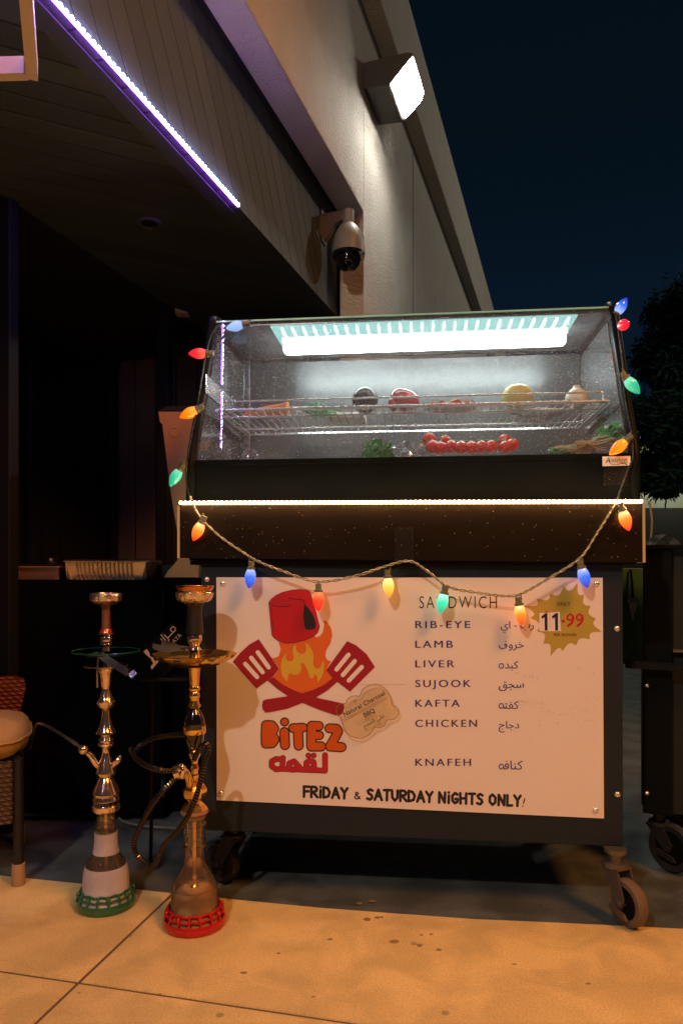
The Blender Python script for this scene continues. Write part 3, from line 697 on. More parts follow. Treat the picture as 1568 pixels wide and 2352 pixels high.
# scuffs
a_ = Ink(Z4); rs = random.Random(3)
for (xa,ya),(xb,yb),n_ in (((850,912),(1020,950),26),((650,1040),(930,1070),14),((890,1110),(1060,1135),30),((660,1080),(1450,1275),60),((1230,1160),(1460,1200),22),((1350,1080),(1470,1085),6)):
    for i in range(n_):
        t_ = rs.random(); x_ = xa+(xb-xa)*t_ + rs.gauss(0,4); y_ = ya+(yb-ya)*t_ + rs.gauss(0,9); l_ = rs.uniform(2,9); h_ = rs.uniform(.8,1.9)
        a_.fill([(x_,y_),(x_+l_,y_+l_*.14),(x_+l_,y_+h_+l_*.14),(x_,y_+h_)], 5+.01*(i % 9))
for x_, y_ in ((1028,1285),(1158,1270),(1411,910),(1306,878),(-20,20)):
    if x_ > 0: a_.stroke([(x_,y_),(x_+1,y_+2)], 5, 5, 8)
tag(a_.build('scuff_marks', M['i_brn']), kind='stuff')
a_ = Ink(Z3); a_.bar([(1110,996),(1440,993)], 1.6, 0); a_.build('scratch', M['i_brn'])
# clear badge standing off the board
M['badge'] = sheet('amber_clear_badge', (.93, .85, .68), .05, 1.45)
cloud = [(945,1190),(950,1150),(982,1131),(1010,1130),(1028,1095),(1068,1075),(1110,1075),(1130,1030),(1180,1000),(1240,995),(1300,1030),(1335,1090),(1345,1140),(1380,1160),(1390,1200),(1360,1240),(1310,1245),(1290,1285),(1245,1305),(1220,1300),(1180,1350),(1120,1378),(1050,1365),(1000,1320),(985,1270),(978,1235),(955,1215)]
cloud = spline2(cloud, 3); nb = -.020
def z3n(x, y, n): u, v = Z3(x, y); return cl(u, v, n)
cc = z3n(1165, 1190, nb)
bd = thing('clear_badge', 'clear amber cloud-shaped badge with charcoal lettering standing off the menu board', 'badge', cc, CART)
m = MB(); m.flat(cloud, lambda a, b: z3n(a, b, nb)); m.build('plate', M['badge'], bd)
m = MB(); m.tube([z3n(a, b, nb) for a, b in cloud], .0011, 5, closed=True); m.build('rim', M['i_brn'], bd)
for q in ((1075,1110),(1250,1270)):
    m = MB(); m.tube([z3n(*q, nb+.0006), z3n(*q, ns-.0002)], .0018, 8); m.build('standoff', M['badge'], bd)
a_ = Ink(Z3, nb); a_.text('Natural Charcoal', 1003, 1335, 1224, 1, off=.02, rot=-28.5, h=31, sp=1.05).text('BBQ', 1146, 1233, 1230, 1, off=.02, rot=-28, h=31)
a_.text(AR('FEE2 FEA4 FED4 FEDF FE8D 20 FEF0 FEE0 FECB'), 1143, 1310, 1304, 1, rot=-28, off=.01); a_.build('badge_lettering', M['i_navy'], bd)
# ================================================================== the glass display case
M['caseblack'] = mat('case_black_metal', (.005, .007, .008), .40, var=.25, spec=.07)
M['liner'] = mat('case_liner', (.26, .26, .27), .17, metal=.6, var=.25, scale=5, bump=.05, bscale=14)
M['mirror'] = mat('case_back_doors', (.085, .09, .09), .33, metal=.45, var=.5, scale=3, bump=.6, bscale=5)
M['caseglass'] = sheet('case_glass', (.97,.985,.98), .015, 1.5, dust=.5, frost=.085, frostcol=(.75,.78,.78), dscale=240)  # real dust specks; the even frost stands in for the tube's hazy glow
M['tube'] = emis('display_tube', (.90, 1, 1), 30)
M['halo'] = emis('tube_halo_plate', (.38, .76, .74), .95)  # plate under the roof: the tube's teal halo put in as emission
M['fin'] = emis('lit_louvre', (.90, 1, 1), 1.25)  # tube light falling on the fins put in as emission
SL, SRR, ZF, ZTOP, NB = -.035, 1.228, 1.283, 1.755, .60
nT = .215
case = thing('display_case', 'black countertop glass display case lit inside, standing on the cart', 'display case', ((SL+SRR)/2, .3, .9855), CART)
m = MB(); m.prism([(SL,.986),(SRR,.986),(SRR,ZF-.004),(SL,ZF-.004)], lambda a, b, k: (a, .0 if k == 0 else .02, b))
m.box((SL,.0205,.986),(SRR,NB+.02,1.02)); m.box((SL, -.004, ZF-.020), (SRR, -.0005, ZF-.0045), .001); m.build('base', M['caseblack'], case)
m = MB(); m.box((SL+.02, .021, 1.245), (SRR-.02, NB-.002, 1.255)); m.build('floor', mat('case_floor', (.62,.63,.62), .45), case)
endp = [(.0205,1.0205),(.0205,ZF),(nT+.02,ZTOP),(NB+.02,ZTOP),(NB+.02,1.0205)]
for a, b, nm in ((SL, SL+.014, 0), (SRR-.014, SRR, 1)):
    m = MB(); m.prism(endp, lambda q, z, k: (a if k == 0 else b, q, z)); m.build('end_panel', M['caseblack'], case)
ins = [(.03,1.256),(.03,ZF+.01),(nT+.03,ZTOP-.03),(NB-.004,ZTOP-.03),(NB-.004,1.256)]
for a, b in ((SL+.0145, SL+.017), (SRR-.017, SRR-.0145)):
    m = MB(); m.prism(ins, lambda q, z, k: (a if k == 0 else b, q, z)); m.build('end_liner', M['liner'], case)
# rounded black posts along the sloping glass edges
for x_ in (SL+.004, SRR-.004):
    m = MB(); m.tube(spline([(x_,.008,1.03),(x_,-.002,1.2),(x_,.004,ZF),(x_,.09,1.46),(x_,nT-.02,ZTOP-.05),(x_,nT+.012,ZTOP+.012),(x_,nT+.08,ZTOP+.03)], 6), .014, 12); m.build('corner_post', M['caseblack'], case)
m = MB(); m.box((SL+.0145, nT+.004, ZTOP-.004), (SRR-.0145, NB+.02, ZTOP+.008), .002); m.build('roof', M['caseblack'], case)
m = MB(); m.box((SL+.02, nT+.010, ZTOP-.0085), (SRR-.02, NB-.005, ZTOP-.0045)); m.build('roof_liner', M['liner'], case)
m = MB(); m.box((SL+.0175, NB-.002, 1.256), ((SL+SRR)/2, NB+.004, ZTOP-.02)); m.box(((SL+SRR)/2-.03, NB+.005, 1.256), (SRR-.0175, NB+.011, ZTOP-.02)); m.build('sliding_doors', M['mirror'], case)
m = MB(); m.add([(SL+.018,.002,ZF-.002),(SRR-.018,.002,ZF-.002),(SRR-.018,nT,ZTOP),(SL+.018,nT,ZTOP)], [[0,1,2,3]]); m.build('front_glass', M['caseglass'], case)
M['gedge'] = mat('green_glass_edge', (.35,.75,.68), .15, emit=(.25,.6,.55), estr=.25)
m = MB(); m.box((SL+.02, nT-.004, ZTOP+.001), (SRR-.02, nT+.002, ZTOP+.006)); m.build('glass_edge', mat('green_glass_edge', (.30,.72,.66), .12, coat=1), case)
# lamp under the roof
s0, s1 = cl(652, 790, .36).x, cl(1298, 790, .36).x; zl = ZTOP-.009
lamp = MB().box((s0-.02, nT+.012, zl-.006), (s1+.01, nT+.21, zl-.0005), .001).build('lamp_halo_plate', M['halo'], case)
m = MB(); zt_ = zl-.032
m.tube([(s0, .365, zt_), (s0+.01, .365, zt_), (s1-.01, .365, zt_), (s1, .365, zt_)], [.012, .022, .022, .012], 16); m.build('lamp_tube', M['tube'], case)
m = MB(); nf = 27
for i in range(nf):
    x_ = s0 + (s1-s0)*(i+.5)/nf
    m.box((x_-.0042, nT+.010, zl-.016), (x_+.0042, nT+.112, zl-.007), .001); m.ball((x_, nT+.105, zl-.016), .0105, 8, sq=(1,1.3,.9)); m.ball((x_, nT+.045, zl-.013), .0065, 8, sq=(1,1.3,.9))
m.box((s0, nT+.106, zl-.026), (s1, nT+.120, zl-.008)); m.build('louvre', M['fin'], case)
# chrome standards, one at each rear side
for u in (567, 1386):
    x_ = cl(u, 930, .5).x
    m = MB(); m.box((x_-.011, .50, 1.256), (x_+.011, .512, 1.72), .002)
    for k in range(14): m.box((x_-.003, .4985, 1.29+k*.03), (x_+.003, .4995, 1.305+k*.03))
    m.build('shelf_standard', M['steel'], case)
m = MB(); q = cl(1378, 880, .47); m.prism([(0,-.04),(.016,-.04),(.02,0),(.012,.045),(-.004,.04),(-.010,.0)], lambda a, b, k: (q.x+a, q.y + (0 if k == 0 else .02), q.z+b)); m.build('shelf_clip', M['chrome'], case)
# control plate on the left liner
m = MB(); m.box((SL+.0172, .10, 1.50), (SL+.021, .42, 1.56), .002); m.build('control_plate', M['chrome'], case)
# wire shelf
zs = 1.452; n0, n1 = .125, .52; x0, x1 = .010, 1.186
m = MB()
for n_, r_ in ((n0,.005),(n0+.10,.0034),(n1-.10,.0034),(n1,.005)): m.tube([(x0,n_,zs),(x1,n_,zs)], r_, 8)
m.tube([(x0,n0,zs),(x0,n1,zs)], .004, 8); m.tube([(x1,n0,zs),(x1,n1,zs)], .004, 8)
for i in range(47):
    x_ = x0 + (x1-x0)*(i+.5)/47; m.tube([(x_,n0-.004,zs+.0045),(x_,n1,zs+.0045)], .0025, 6)
m.build('wire_shelf', M['chrome'], case)
m = MB(); zr = zs+.030
m.tube(spline([(x0+.012,n0+.012,zs),(x0+.012,n0+.012,zr-.006),(x0+.018,n0+.012,zr),(x0+.03,n0+.012,zr)], 4) + spline([(x1-.03,n0+.012,zr),(x1-.018,n0+.012,zr),(x1-.012,n0+.012,zr-.006),(x1-.012,n0+.012,zs)], 4), .0030, 8)
for t_ in (.33, .66): m.tube([(x0+(x1-x0)*t_,n0+.012,zs),(x0+(x1-x0)*t_,n0+.012,zr)], .0026, 6)
m.build('shelf_rail', M['chrome'], case)
for x_, sg_ in ((x0-.012, 1), (x1+.012, -1)):
    m = MB(); m.prism([(n1+.01,zs-.03),(n1+.01,zs+.03),(n1-.02,zs+.025),(n0+.02,zs-.002),(n0+.02,zs-.012)], lambda a, b, k: (x_ if k == 0 else x_+.003*sg_, a, b)); m.build('shelf_bracket', M['steel'], case)
# maker's plate
m = MB(); P = [cl(u,v,-.004) for u,v in ((1382,1049),(1446,1047.5),(1446.5,1069),(1382.5,1071))]
m.prism([(p_.x,p_.z) for p_ in P], lambda a, b, k: (a, -.0060 if k == 0 else -.0045, b)); pl = m.build('name_plate', M['sign'], case)
ap = Ink(lambda x, y: (x, y), -.0060)
ap.text('A', 1389.5, 1399.5, 1063.2, 0, h=13, shear=.25).text('VANTCO', 1398, 1439, 1062.8, 0, h=8.2, shear=.2, off=-.005)
ap.stroke([(1390,1063.5),(1394,1060),(1398,1058)], .7, .2, 8)
for i, (P, w_) in enumerate((([(1400,1063.5),(1403,1066),(1409,1067.5),(1416,1066.8)],1.0),([(1416,1066.8),(1424,1065.2),(1432,1064.6),(1437,1065.6)],1.5),([(1437,1065.6),(1438,1067)],2.6))): ap.stroke(P, w_, .4+.2*i, 8)
ap.build('plate_lettering', M['i_navy'], pl)
# ------------------------------------------------------------------ food in the case
SH = zs + .0063
M['carrot'] = mat('carrot', (.92,.26,.04), .45, bump=.2, bscale=60); M['aub'] = mat('aubergine_skin', (.016,.012,.016), .3, spec=.3); M['stemw'] = mat('pale_stem', (.55,.55,.42), .6)
M['pepper'] = mat('red_pepper_skin', (.42,.025,.035), .18, coat=.5, scale=6); M['green'] = mat('leaf_green', (.10,.42,.14), .55, var=.4, scale=40); M['lemon'] = mat('yellow_fruit_skin', (.66,.60,.14), .40, bump=.15, bscale=120)
M['garlic'] = mat('garlic_skin', (.84,.82,.70), .45, scale=20); M['tom'] = mat('tomato_skin', (.78,.030,.018), .15, coat=.5); M['plate'] = mat('white_plate', (.7,.7,.68), .3); M['meat'] = mat('cured_meat', (.62,.17,.06), .5, var=.5, scale=60)
M['fat'] = mat('pale_fat', (.75,.66,.55), .5); M['twine'] = mat('twine', (.42,.28,.12), .9, var=.3); M['root'] = mat('spring_onion_white', (.70,.74,.62), .45); M['pgreen'] = mat('bright_leaf', (.05,.52,.22), .5, var=.35, scale=60)
M['cheese'] = mat('pale_cheese', (.66,.64,.56), .5); M['bagf'] = sheet('plastic_bag', (.93,.94,.95), .12, 1.45, dust=.25, frost=.16, frostcol=(.8,.82,.84), dscale=60, boost=2.2)
def food(name, label, cat, u, v, n, zb, group=None):
    p_ = cl(u, v, n); b = Vector((p_.x, n, zb)); return thing(name, label, cat, b, CART, group), b
o, b = food('carrot', 'thick orange carrot lying at the left end of the wire shelf', 'vegetable', 610, 935, .26, SH)
m = MB(); P = [b + Vector((-.072,0,.010)), b + Vector((-.05,0,.015)), b + Vector((0,0,.021)), b + Vector((.05,.005,.025)), b + Vector((.068,.007,.026)), b+Vector((.072,.007,.026))]
m.tube(spline(P,5), [.002+.0225*min(1,(i/22))**.8 if i < 24 else (.022 if i == 24 else .012) for i in range(26)], 16); m.build('root', M['carrot'], o)
m = MB()
for k in range(26):
    a = random.uniform(-1,1); m.tube(spline([b+Vector((.07,.006,.026)), b+Vector((.11,.006+.02*a,.02+.012*random.random())), b+Vector((.15+.04*random.random(),.02*a,.006+.02*random.random()))],4), .0011, 5)
m.build('stalks', M['root'], o)
def herb(mb, c, n, rx, ry, rz, size, seed, droop=0):
    r_ = random.Random(seed)
    for k in range(n):
        th = r_.uniform(0,6.283); q = math.sqrt(r_.random()); p_ = Vector((c[0]+rx*q*math.cos(th), c[1]+ry*q*math.sin(th), c[2]+rz*r_.random()))
        t = Vector((r_.uniform(-1,1), r_.uniform(-1,1), r_.uniform(-.6,1))).normalized(); s_ = t.orthogonal().normalized(); w = t.cross(s_)
        L_ = size*r_.uniform(.6,1.3); V = [p_, p_+t*L_*.4+s_*L_*.38+w*.1*L_, p_+t*L_*.75+s_*L_*.22, p_+t*L_, p_+t*L_*.75-s_*L_*.22, p_+t*L_*.4-s_*L_*.38+w*.1*L_]
        mb.add(V, [[0,1,2,3],[0,3,4,5]])
o, b = food('parsley', 'small bunch of green parsley leaves beside the carrot', 'herb', 736, 935, .26, SH)
m = MB(); herb(m, b+Vector((0,0,.003)), 420, .05, .06, .026, .011, 5); m.build('leaves', M['green'], o)
o, b = food('pale_cheese', 'flat pale slice lying behind the parsley left of the aubergine', 'food', 795, 930, .36, SH)
m = MB(); m.box((b.x-.065,b.y-.05,b.z),(b.x+.065,b.y+.05,b.z+.022),.006); m.build('slice', M['cheese'], o)
o, b = food('aubergine', 'round dark purple aubergine with a pale stem on the wire shelf', 'vegetable', 838, 905, .24, SH)
m = MB(); m.ball(b+Vector((0,0,.0425)), .0415, 28, sq=(1,1,1.0)); m.build('body', M['aub'], o)
m = MB(); m.prism([(-.010,0),(.015,0),(.008,.012),(.002,.017),(-.004,.013)], lambda x,z,k:(b.x+x+.002, b.y-.0425-.003*k, b.z+.0005+z)); m.build('stem', M['stemw'], o)
o, b = food('red_pepper', 'dark red bell pepper with lobes in the middle of the wire shelf', 'vegetable', 928, 908, .24, SH)
m = MB()
V=[];F=[];nn=40;mm=20
for i in range(mm+1):
    a = math.pi*i/mm
    for j in range(nn):
        th = 2*math.pi*j/nn; lob = 1+.10*abs(math.cos(1.5*th+.5))*math.sin(a)-.04; r_ = .043*lob
        d = Vector((math.sin(a)**.75*math.cos(th)*1.08, math.sin(a)**.75*math.sin(th)*.95, -math.cos(a)*(.92-.12*math.exp(-(a-math.pi)**2*3)))); p_ = Vector((d.x*r_, d.y*r_, d.z*.0385))
        p_ = Matrix.Rotation(R(18),3,'Y') @ p_; V.append(b+Vector((0,0,.040))+p_)
for i in range(mm):
    for j in range(nn): F.append([i*nn+j,i*nn+(j+1)%nn,(i+1)*nn+(j+1)%nn,(i+1)*nn+j])
m.add(V,F,True); m.ball(b+Vector((-.034,-.012,.026)), .022, 16, sq=(.8,.9,1.1)); m.build('body', M['pepper'], o)
o, b = food('meat_tray', 'small tray of sliced meat between the red pepper and the yellow fruit', 'tray', 1035, 925, .25, SH)
m = MB(); m.lathe([(.0001,.001),(.05,.001),(.078,.009),(.080,.010),(.078,.011),(.05,.003),(.0001,.003)], 32, b, Matrix.Diagonal((1,.75,1)).to_3x3()); m.build('dish', M['plate'], o)
r_ = random.Random(2); m = MB(); m2 = MB()
for k in range(34):
    p_ = b + Vector((r_.uniform(-.055,.055), r_.uniform(-.04,.035), .010+.02*r_.random())); Mx = Matrix.Rotation(r_.uniform(0,3),3,'Z') @ Matrix.Rotation(r_.uniform(-.5,.5),3,'X')
    (m if k % 3 else m2).box((-.018,-.007,-.002),(.018,.007,.002),.0015, Matrix.Translation(p_).to_4x4() @ Mx.to_4x4())
m.build('slices', M['meat'], o); m2.build('fat_slices', M['fat'], o)
o, b = food('yellow_fruit', 'large yellow green lemon-shaped fruit on the wire shelf', 'fruit', 1188, 905, .22, SH)
m = MB(); Mx = Matrix.Rotation(R(90),3,'Y') @ Matrix.Rotation(R(8),3,'X')
m.lathe([(.0001,-.048),(.012,-.045),(.026,-.036),(.035,-.02),(.038,0),(.036,.018),(.028,.033),(.016,.041),(.009,.046),(.0001,.049)], 32, b+Vector((0,0,.038)), Mx); m.build('skin', M['lemon'], o)
o, b = food('platter', 'shallow shiny platter behind the yellow fruit on the wire shelf', 'platter', 1235, 930, .36, SH)
m = MB(); m.lathe([(.0001,.001),(.06,.001),(.092,.012),(.096,.013),(.092,.015),(.06,.004),(.0001,.004)], 36, b, Matrix.Diagonal((1,.8,1)).to_3x3()); m.build('dish', M['chrome'], o)
o, b = food('garlic', 'whole pale garlic bulb at the right end of the wire shelf', 'vegetable', 1323, 908, .22, SH)
m = MB()
m.lathe([(.0001,.002),(.018,.0),(.030,.010),(.034,.024),(.031,.04),(.02,.052),(.012,.058),(.010,.066),(.0001,.067)], 42, b, mod=lambda th,i: 1+.07*abs(math.cos(2.5*th))-.03); m.ball(b+Vector((.004,-.028,.018)), .013, 14, sq=(1,.7,1.2)); m.build('bulb', M['garlic'], o)
# on the floor of the case
ZFL = 1.2555
o, b = food('tomato_bunch', 'bunch of small red tomatoes on their vine behind the front glass', 'tomatoes', 1080, 1030, .10, ZFL+.03)
m = MB(); m.box((b.x-.16,b.y-.03,ZFL),(b.x+.16,b.y+.06,ZFL+.028),.004); tr_ = m.build('tray', M['plate'], o)
tp = [(985,1008,.13),(993,1026,.09),(1011,1029,.085),(1022,1014,.13),(1035,1026,.09),(1058,1028,.08),(1082,1028,.09),(1106,1027,.08),(1128,1026,.09),(1158,1012,.13),(1160,1027,.08),(1176,1022,.11)]
cen = []
for u, v, n in tp:
    c = cl(u, v, n); m = MB(); m.ball(c, .0205, 18, sq=(1,1,.93), seed=int(u)); m.build('tomato', M['tom'], o); cen.append(c)
m = MB(); top_ = [Vector((c.x, c.y+.012, c.z+.022)) for c in cen]; m.tube(spline(sorted(top_, key=lambda p_: p_.x), 4), .0022, 6)
for c in cen: m.tube([c+Vector((0,.01,.022)), c+Vector((0,.002,.0185))], .0015, 5)
m.build('vine', M['green'], o)
o, b = food('herb_bundle', 'bundle of spring onions and herbs tied with twine in the right corner of the case', 'herbs', 1350, 1030, .09, ZFL+.005)
m = MB(); zz = cl(1350,1026,.09).z
for k in range(60):
    r_ = random.Random(k); y_ = .09+r_.uniform(-.03,.03); h0 = zz+r_.uniform(-.012,.012)
    m.tube(spline([(cl(1275+r_.uniform(-6,25),1031,y_).x, y_, zz-.008+r_.uniform(-.006,.008)),(cl(1335,1028,y_).x,y_*.5+.045,zz+r_.uniform(-.008,.008)),(cl(1400+r_.uniform(-25,20),1010+r_.uniform(-10,14),y_).x,y_,zz+.012+r_.uniform(-.008,.022))],5), .0018, 5)
m.build('stalks', M['root'], o)
m = MB(); cx_ = cl(1338,1027,.09)
for k in range(9): m.tube([(cx_.x-.022+k*.0052, .09+.034*math.cos(t_*.5236), cx_.z+.016*math.sin(t_*.5236)) for t_ in range(12)], .0028, 6, closed=True)
m.tube(spline([(cx_.x,.052,cx_.z+.004),(cx_.x+.03,.05,cx_.z-.012),(cx_.x+.05,.05,cx_.z-.016)],4), .0022, 6); m.tube(spline([(cx_.x,.052,cx_.z),(cx_.x-.03,.05,cx_.z-.013),(cx_.x-.04,.05,cx_.z-.018)],4), .0022, 6); m.build('tie', M['twine'], o)
m = MB(); c_ = cl(1412,1004,.10); herb(m, c_-Vector((0,0,.012)), 120, .045, .04, .04, .024, 9); c_ = cl(1290,1033,.09); herb(m, c_-Vector((0,0,.008)), 60, .035, .02, .008, .018, 10); m.build('leaves', M['pgreen'], o)
o, b = food('lettuce', 'clump of green leaves on the floor of the case beside the plastic bag', 'vegetable', 868, 1010, .16, ZFL)
m = MB(); c_ = cl(868,1010,.16); herb(m, Vector((c_.x,.16,ZFL+.004)), 420, .042, .05, .080, .020, 12); m.build('leaves', mat('lettuce_leaf', (.13,.52,.18), .5, var=.4, scale=40), o)
def crumple(name, label, u, v, n, rx, rz, seed):
    c_ = cl(u, v, n); o = thing(name, label, 'bag', (c_.x, n, ZFL+.001), CART); r_ = random.Random(seed); m = MB(); V=[];F=[];nn=26;mm=16
    for i in range(mm+1):
        a = math.pi*i/mm
        for j in range(nn):
            th = 2*math.pi*j/nn; k = r_.uniform(.72,1.12); V.append((c_.x+rx*math.sin(a)*math.cos(th)*k, n+.05*math.sin(a)*math.sin(th)*k, ZFL+.002+rz*(1-math.cos(a))/2*r_.uniform(.86,1.1)))
    for i in range(mm):
        for j in range(nn): F.append([i*nn+j,i*nn+(j+1)%nn,(i+1)*nn+(j+1)%nn,(i+1)*nn+j])
    m.add(V,F); m.build('film', M['bagf'], o)
crumple('plastic_bag', 'crumpled clear plastic bag behind the tomatoes', 935, 1000, .22, .075, .10, 4)
crumple('plastic_bag', 'small crumpled white bag in the left corner of the case', 575, 1020, .20, .035, .085, 5)
o, b = food('white_slab', 'low white packet with an orange label on the left floor of the case', 'packet', 650, 1030, .2, ZFL)
m = MB(); m.prism([(-.06,0),(.09,0),(.08,.02),(.03,.028),(.012,.05),(-.004,.052),(-.02,.030),(-.05,.022)], lambda a,b_,k:(b.x+a,b.y+(.0 if k==0 else .10),b.z+b_)); m.build('packet', M['plate'], o)
m = MB(); m.box((b.x-.045,b.y-.0012,b.z+.008),(b.x-.015,b.y-.0004,b.z+.018)); m.build('label_patch', M['meat'], o)
# ================================================================== string of coloured bulbs
M['cordd'] = mat('dark_cord', (.012,.022,.016), .5); M['cordl'] = mat('bulb_cord', (.30,.28,.17), .45, var=.2); M['sock'] = mat('bulb_socket', (.14,.15,.09), .45, var=.2)
BM_ = {'red': bulbmat('red_bulb', (1,.16,.08), (.95,.03,.03), (.65,.01,.03), 1.15), 'orange': bulbmat('orange_bulb', (1,.42,.05), (1,.24,.01), (.85,.13,.0), 1.1),
       'hot': bulbmat('orange_lit_bulb', (1,.58,.20), (1,.16,.012), (.80,.035,.006), 2.0), 'redhot': bulbmat('red_lit_bulb', (1,.22,.06), (.95,.035,.010), (.75,.010,.006), 1.7), 'amber': bulbmat('amber_bulb', (1,.70,.28), (.95,.40,.06), (.70,.20,.015), 1.8), 'lit_green': bulbmat('green_lit_bulb', (.45,.90,.66), (.03,.50,.28), (.008,.30,.15), 1.7),
       'green': bulbmat('green_bulb', (.35,.85,.62), (.04,.55,.33), (.02,.42,.24), .85), 'blue': bulbmat('blue_bulb', (.45,.52,.95), (.04,.15,.75), (.008,.04,.45), 1.3), 'pale': bulbmat('pale_blue_bulb', (.22,.36,.90), (.25,.45,.95), (.30,.55,1), .9)}
nC = -.052
sl_ = thing('string_lights', 'string of coloured holiday bulbs on a twisted cord draped over the cart and case', 'string lights', cl(930, 1300, nC), CART)
left = [(505,745,.18),(488,765,.15),(474,812,.07),(462,880,-.02),(452,940,-.03),(440,1000,-.03),(430,1060,-.035),(428,1110,-.03),(438,1140,-.045)]
mid = [(438,1140,-.045),(455,1180,nC),(500,1228,nC),(560,1270,nC),(590,1288,nC),(650,1312,nC),(730,1336,nC),(820,1322,nC),(880,1302,nC),(940,1289,nC),(985,1315,nC),(1030,1348,nC),(1100,1362,nC),(1165,1369,nC),(1200,1362,nC),(1260,1328,nC),(1330,1283,nC),(1370,1225,nC),(1400,1178,nC),(1412,1160,nC)]
right = [(1412,1160,nC),(1425,1120,-.03),(1440,1080,-.03),(1452,1050,-.03),(1450,1000,-.025),(1442,960,-.01),(1432,900,.02),(1428,830,.06),(1422,780,.12),(1416,740,.17),(1412,720,.19)]
m = MB()
for run, wv in ((mid,.0028),(left,.0025),(right,.0025)):
    m = MB()
    P = spline([cl(*q) for q in run], 14)
    for ph in (0, math.pi):
        Q = [p_ + Vector((0, math.cos(i*.85+ph), math.sin(i*.85+ph)))*wv for i, p_ in enumerate(P)]
        m.tube(Q, .0019, 6)
    m.build('cord', M['cordl'] if run is mid else M['cordd'], sl_)
bp = [(0,.0),(.0085,.0),(.0105,.004),(.0140,.012),(.0160,.021),(.0158,.029),(.0135,.038),(.0095,.047),(.0050,.054),(.0018,.0575),(.0001,.058)]
bulb_mesh = {}
def bulb(base, tip, color, lab, n=nC, n2=None, k=1.0):
    p_ = cl(base[0], base[1], n); q_ = cl(tip[0], tip[1], n if n2 is None else n2); d = q_-p_
    rot = d.to_track_quat('Z', 'Y')
    if color not in bulb_mesh:
        mb = MB(); mb.lathe(bp, 24); o_ = mb.build('bulb', BM_[color], None); s_ = MB(); s_.lathe([(.0075,-.020),(.0085,-.019),(.0085,-.004),(.0122,-.003),(.0122,.003),(.0105,.0042)], 18); s_.box((-.003,.007,-.026),(.003,.010,-.010),.001); so = s_.build('socket', M['sock'], o_ if False else None)
        bulb_mesh[color] = (o_.data, so.data); bpy.data.objects.remove(o_); bpy.data.objects.remove(so)
    o_ = bpy.data.objects.new('bulb', bulb_mesh[color][0]); COL.objects.link(o_); o_.parent = sl_; o_.rotation_mode = 'QUATERNION'
    o_.location = p_ - OFF[sl_]; o_.rotation_quaternion = rot; o_.scale = (k,)*3; o_['label'] = lab
    s_ = bpy.data.objects.new('socket', bulb_mesh[color][1]); COL.objects.link(s_); s_.parent = o_
bulb((560,745),(530,752),'pale','pale blue bulb on the top left corner of the case', .17)
bulb((476,812),(440,812),'red','red bulb beside the upper left edge of the case glass', .06)
bulb((454,940),(422,955),'orange','orange bulb beside the left post of the case', -.03)
bulb((414,1078),(390,1118),'green','green bulb at the lower left of the case', -.03)
bulb((464,1200),(440,1250),'hot','orange lit bulb over the left end of the smoked panel')
bulb((577,1305),(572,1350),'blue','blue bulb at the top left corner of the menu board')
bulb((731,1357),(731,1407),'redhot','red orange bulb over the red hat emblem')
bulb((890,1325),(894,1378),'amber','yellow amber bulb under the middle tape')
bulb((1020,1362),(1008,1417),'lit_green','green bulb in front of the heading')
bulb((1191,1388),(1199,1444),'hot','orange bulb beside the price star')
bulb((1334,1303),(1349,1354),'blue','blue bulb at the top right corner of the menu board')
bulb((1428,1172),(1444,1220),'hot','orange lit bulb over the right end of the smoked panel')
bulb((1437,1012),(1404,1040),'orange','orange bulb in front of the right lower corner of the glass', -.035)
bulb((1436,868),(1462,898),'green','green bulb on the right post of the case', .0)
bulb((1426,748),(1442,742),'red','red bulb at the upper right corner of the case', .13, .05)
bulb((1414,722),(1432,694),'blue','blue bulb on top of the right post of the case', .2)
# ================================================================== hookahs
M['brass'] = mat('brass', (.95,.60,.17), .15, metal=.93, var=.12); M['copper'] = mat('silver_copper', (.92,.74,.52), .14, metal=.94, var=.10, scale=9); M['foil'] = mat('crimped_foil', (.92,.80,.62), .20, metal=.95, bump=.5, bscale=70)
M['redwood'] = mat('red_lacquer', (.33,.03,.012), .2, coat=.6); M['brown'] = mat('brown_wrap', (.16,.06,.03), .5, bump=.4, bscale=120); M['blackgl'] = mat('black_enamel', (.008,.008,.009), .09, coat=.8)
M['clay'] = mat('black_clay', (.016,.013,.010), .42); M['hglass'] = sheet('hookah_glass', (.96,.92,.86), .02, 1.5, boost=1.4, frost=.16, frostcol=(.95,.75,.5)); M['frost'] = sheet('frosted_glass', (.8,.8,.85), .4, 1.45, frost=.9, dust=.02, thru=.25, frostcol=(.88,.84,.90), boost=.6)  # hookah_glass: tan frost in clear glass stands in for refracted light and highlights
M['liquid'] = sheet('amber_water', (.95,.62,.30), .03, 1.33, frost=.74, frostcol=(1,.62,.26), thru=.12); M['hose'] = mat('black_hose', (.006,.006,.006), .45, spec=.2); M['coil'] = mat('hose_wire', (.60,.48,.32), .25, metal=1)  # amber_water: frost stands in for light refracted through the clear water
M['gel_green'] = mat('green_rubber', (.03,.17,.07), .28, coat=.5, trans=.15); M['gel_red'] = mat('red_rubber', (.60,.012,.010), .28, coat=.5, trans=.15); M['greenrim'] = mat('green_enamel', (.01,.14,.09), .12, metal=.7, coat=.6)
M['grommet'] = mat('rubber_grommet', (.30,.18,.11), .6)
def pr(L, sc_, v0): return [(max(r_/sc_, .0001), (v0-v)/sc_) for v, r_ in L]
def hookah(name, label, u, v, pts):
    c = gp(u, v); o = thing(name, label, 'hookah', c); return o, c, FPX/c.y
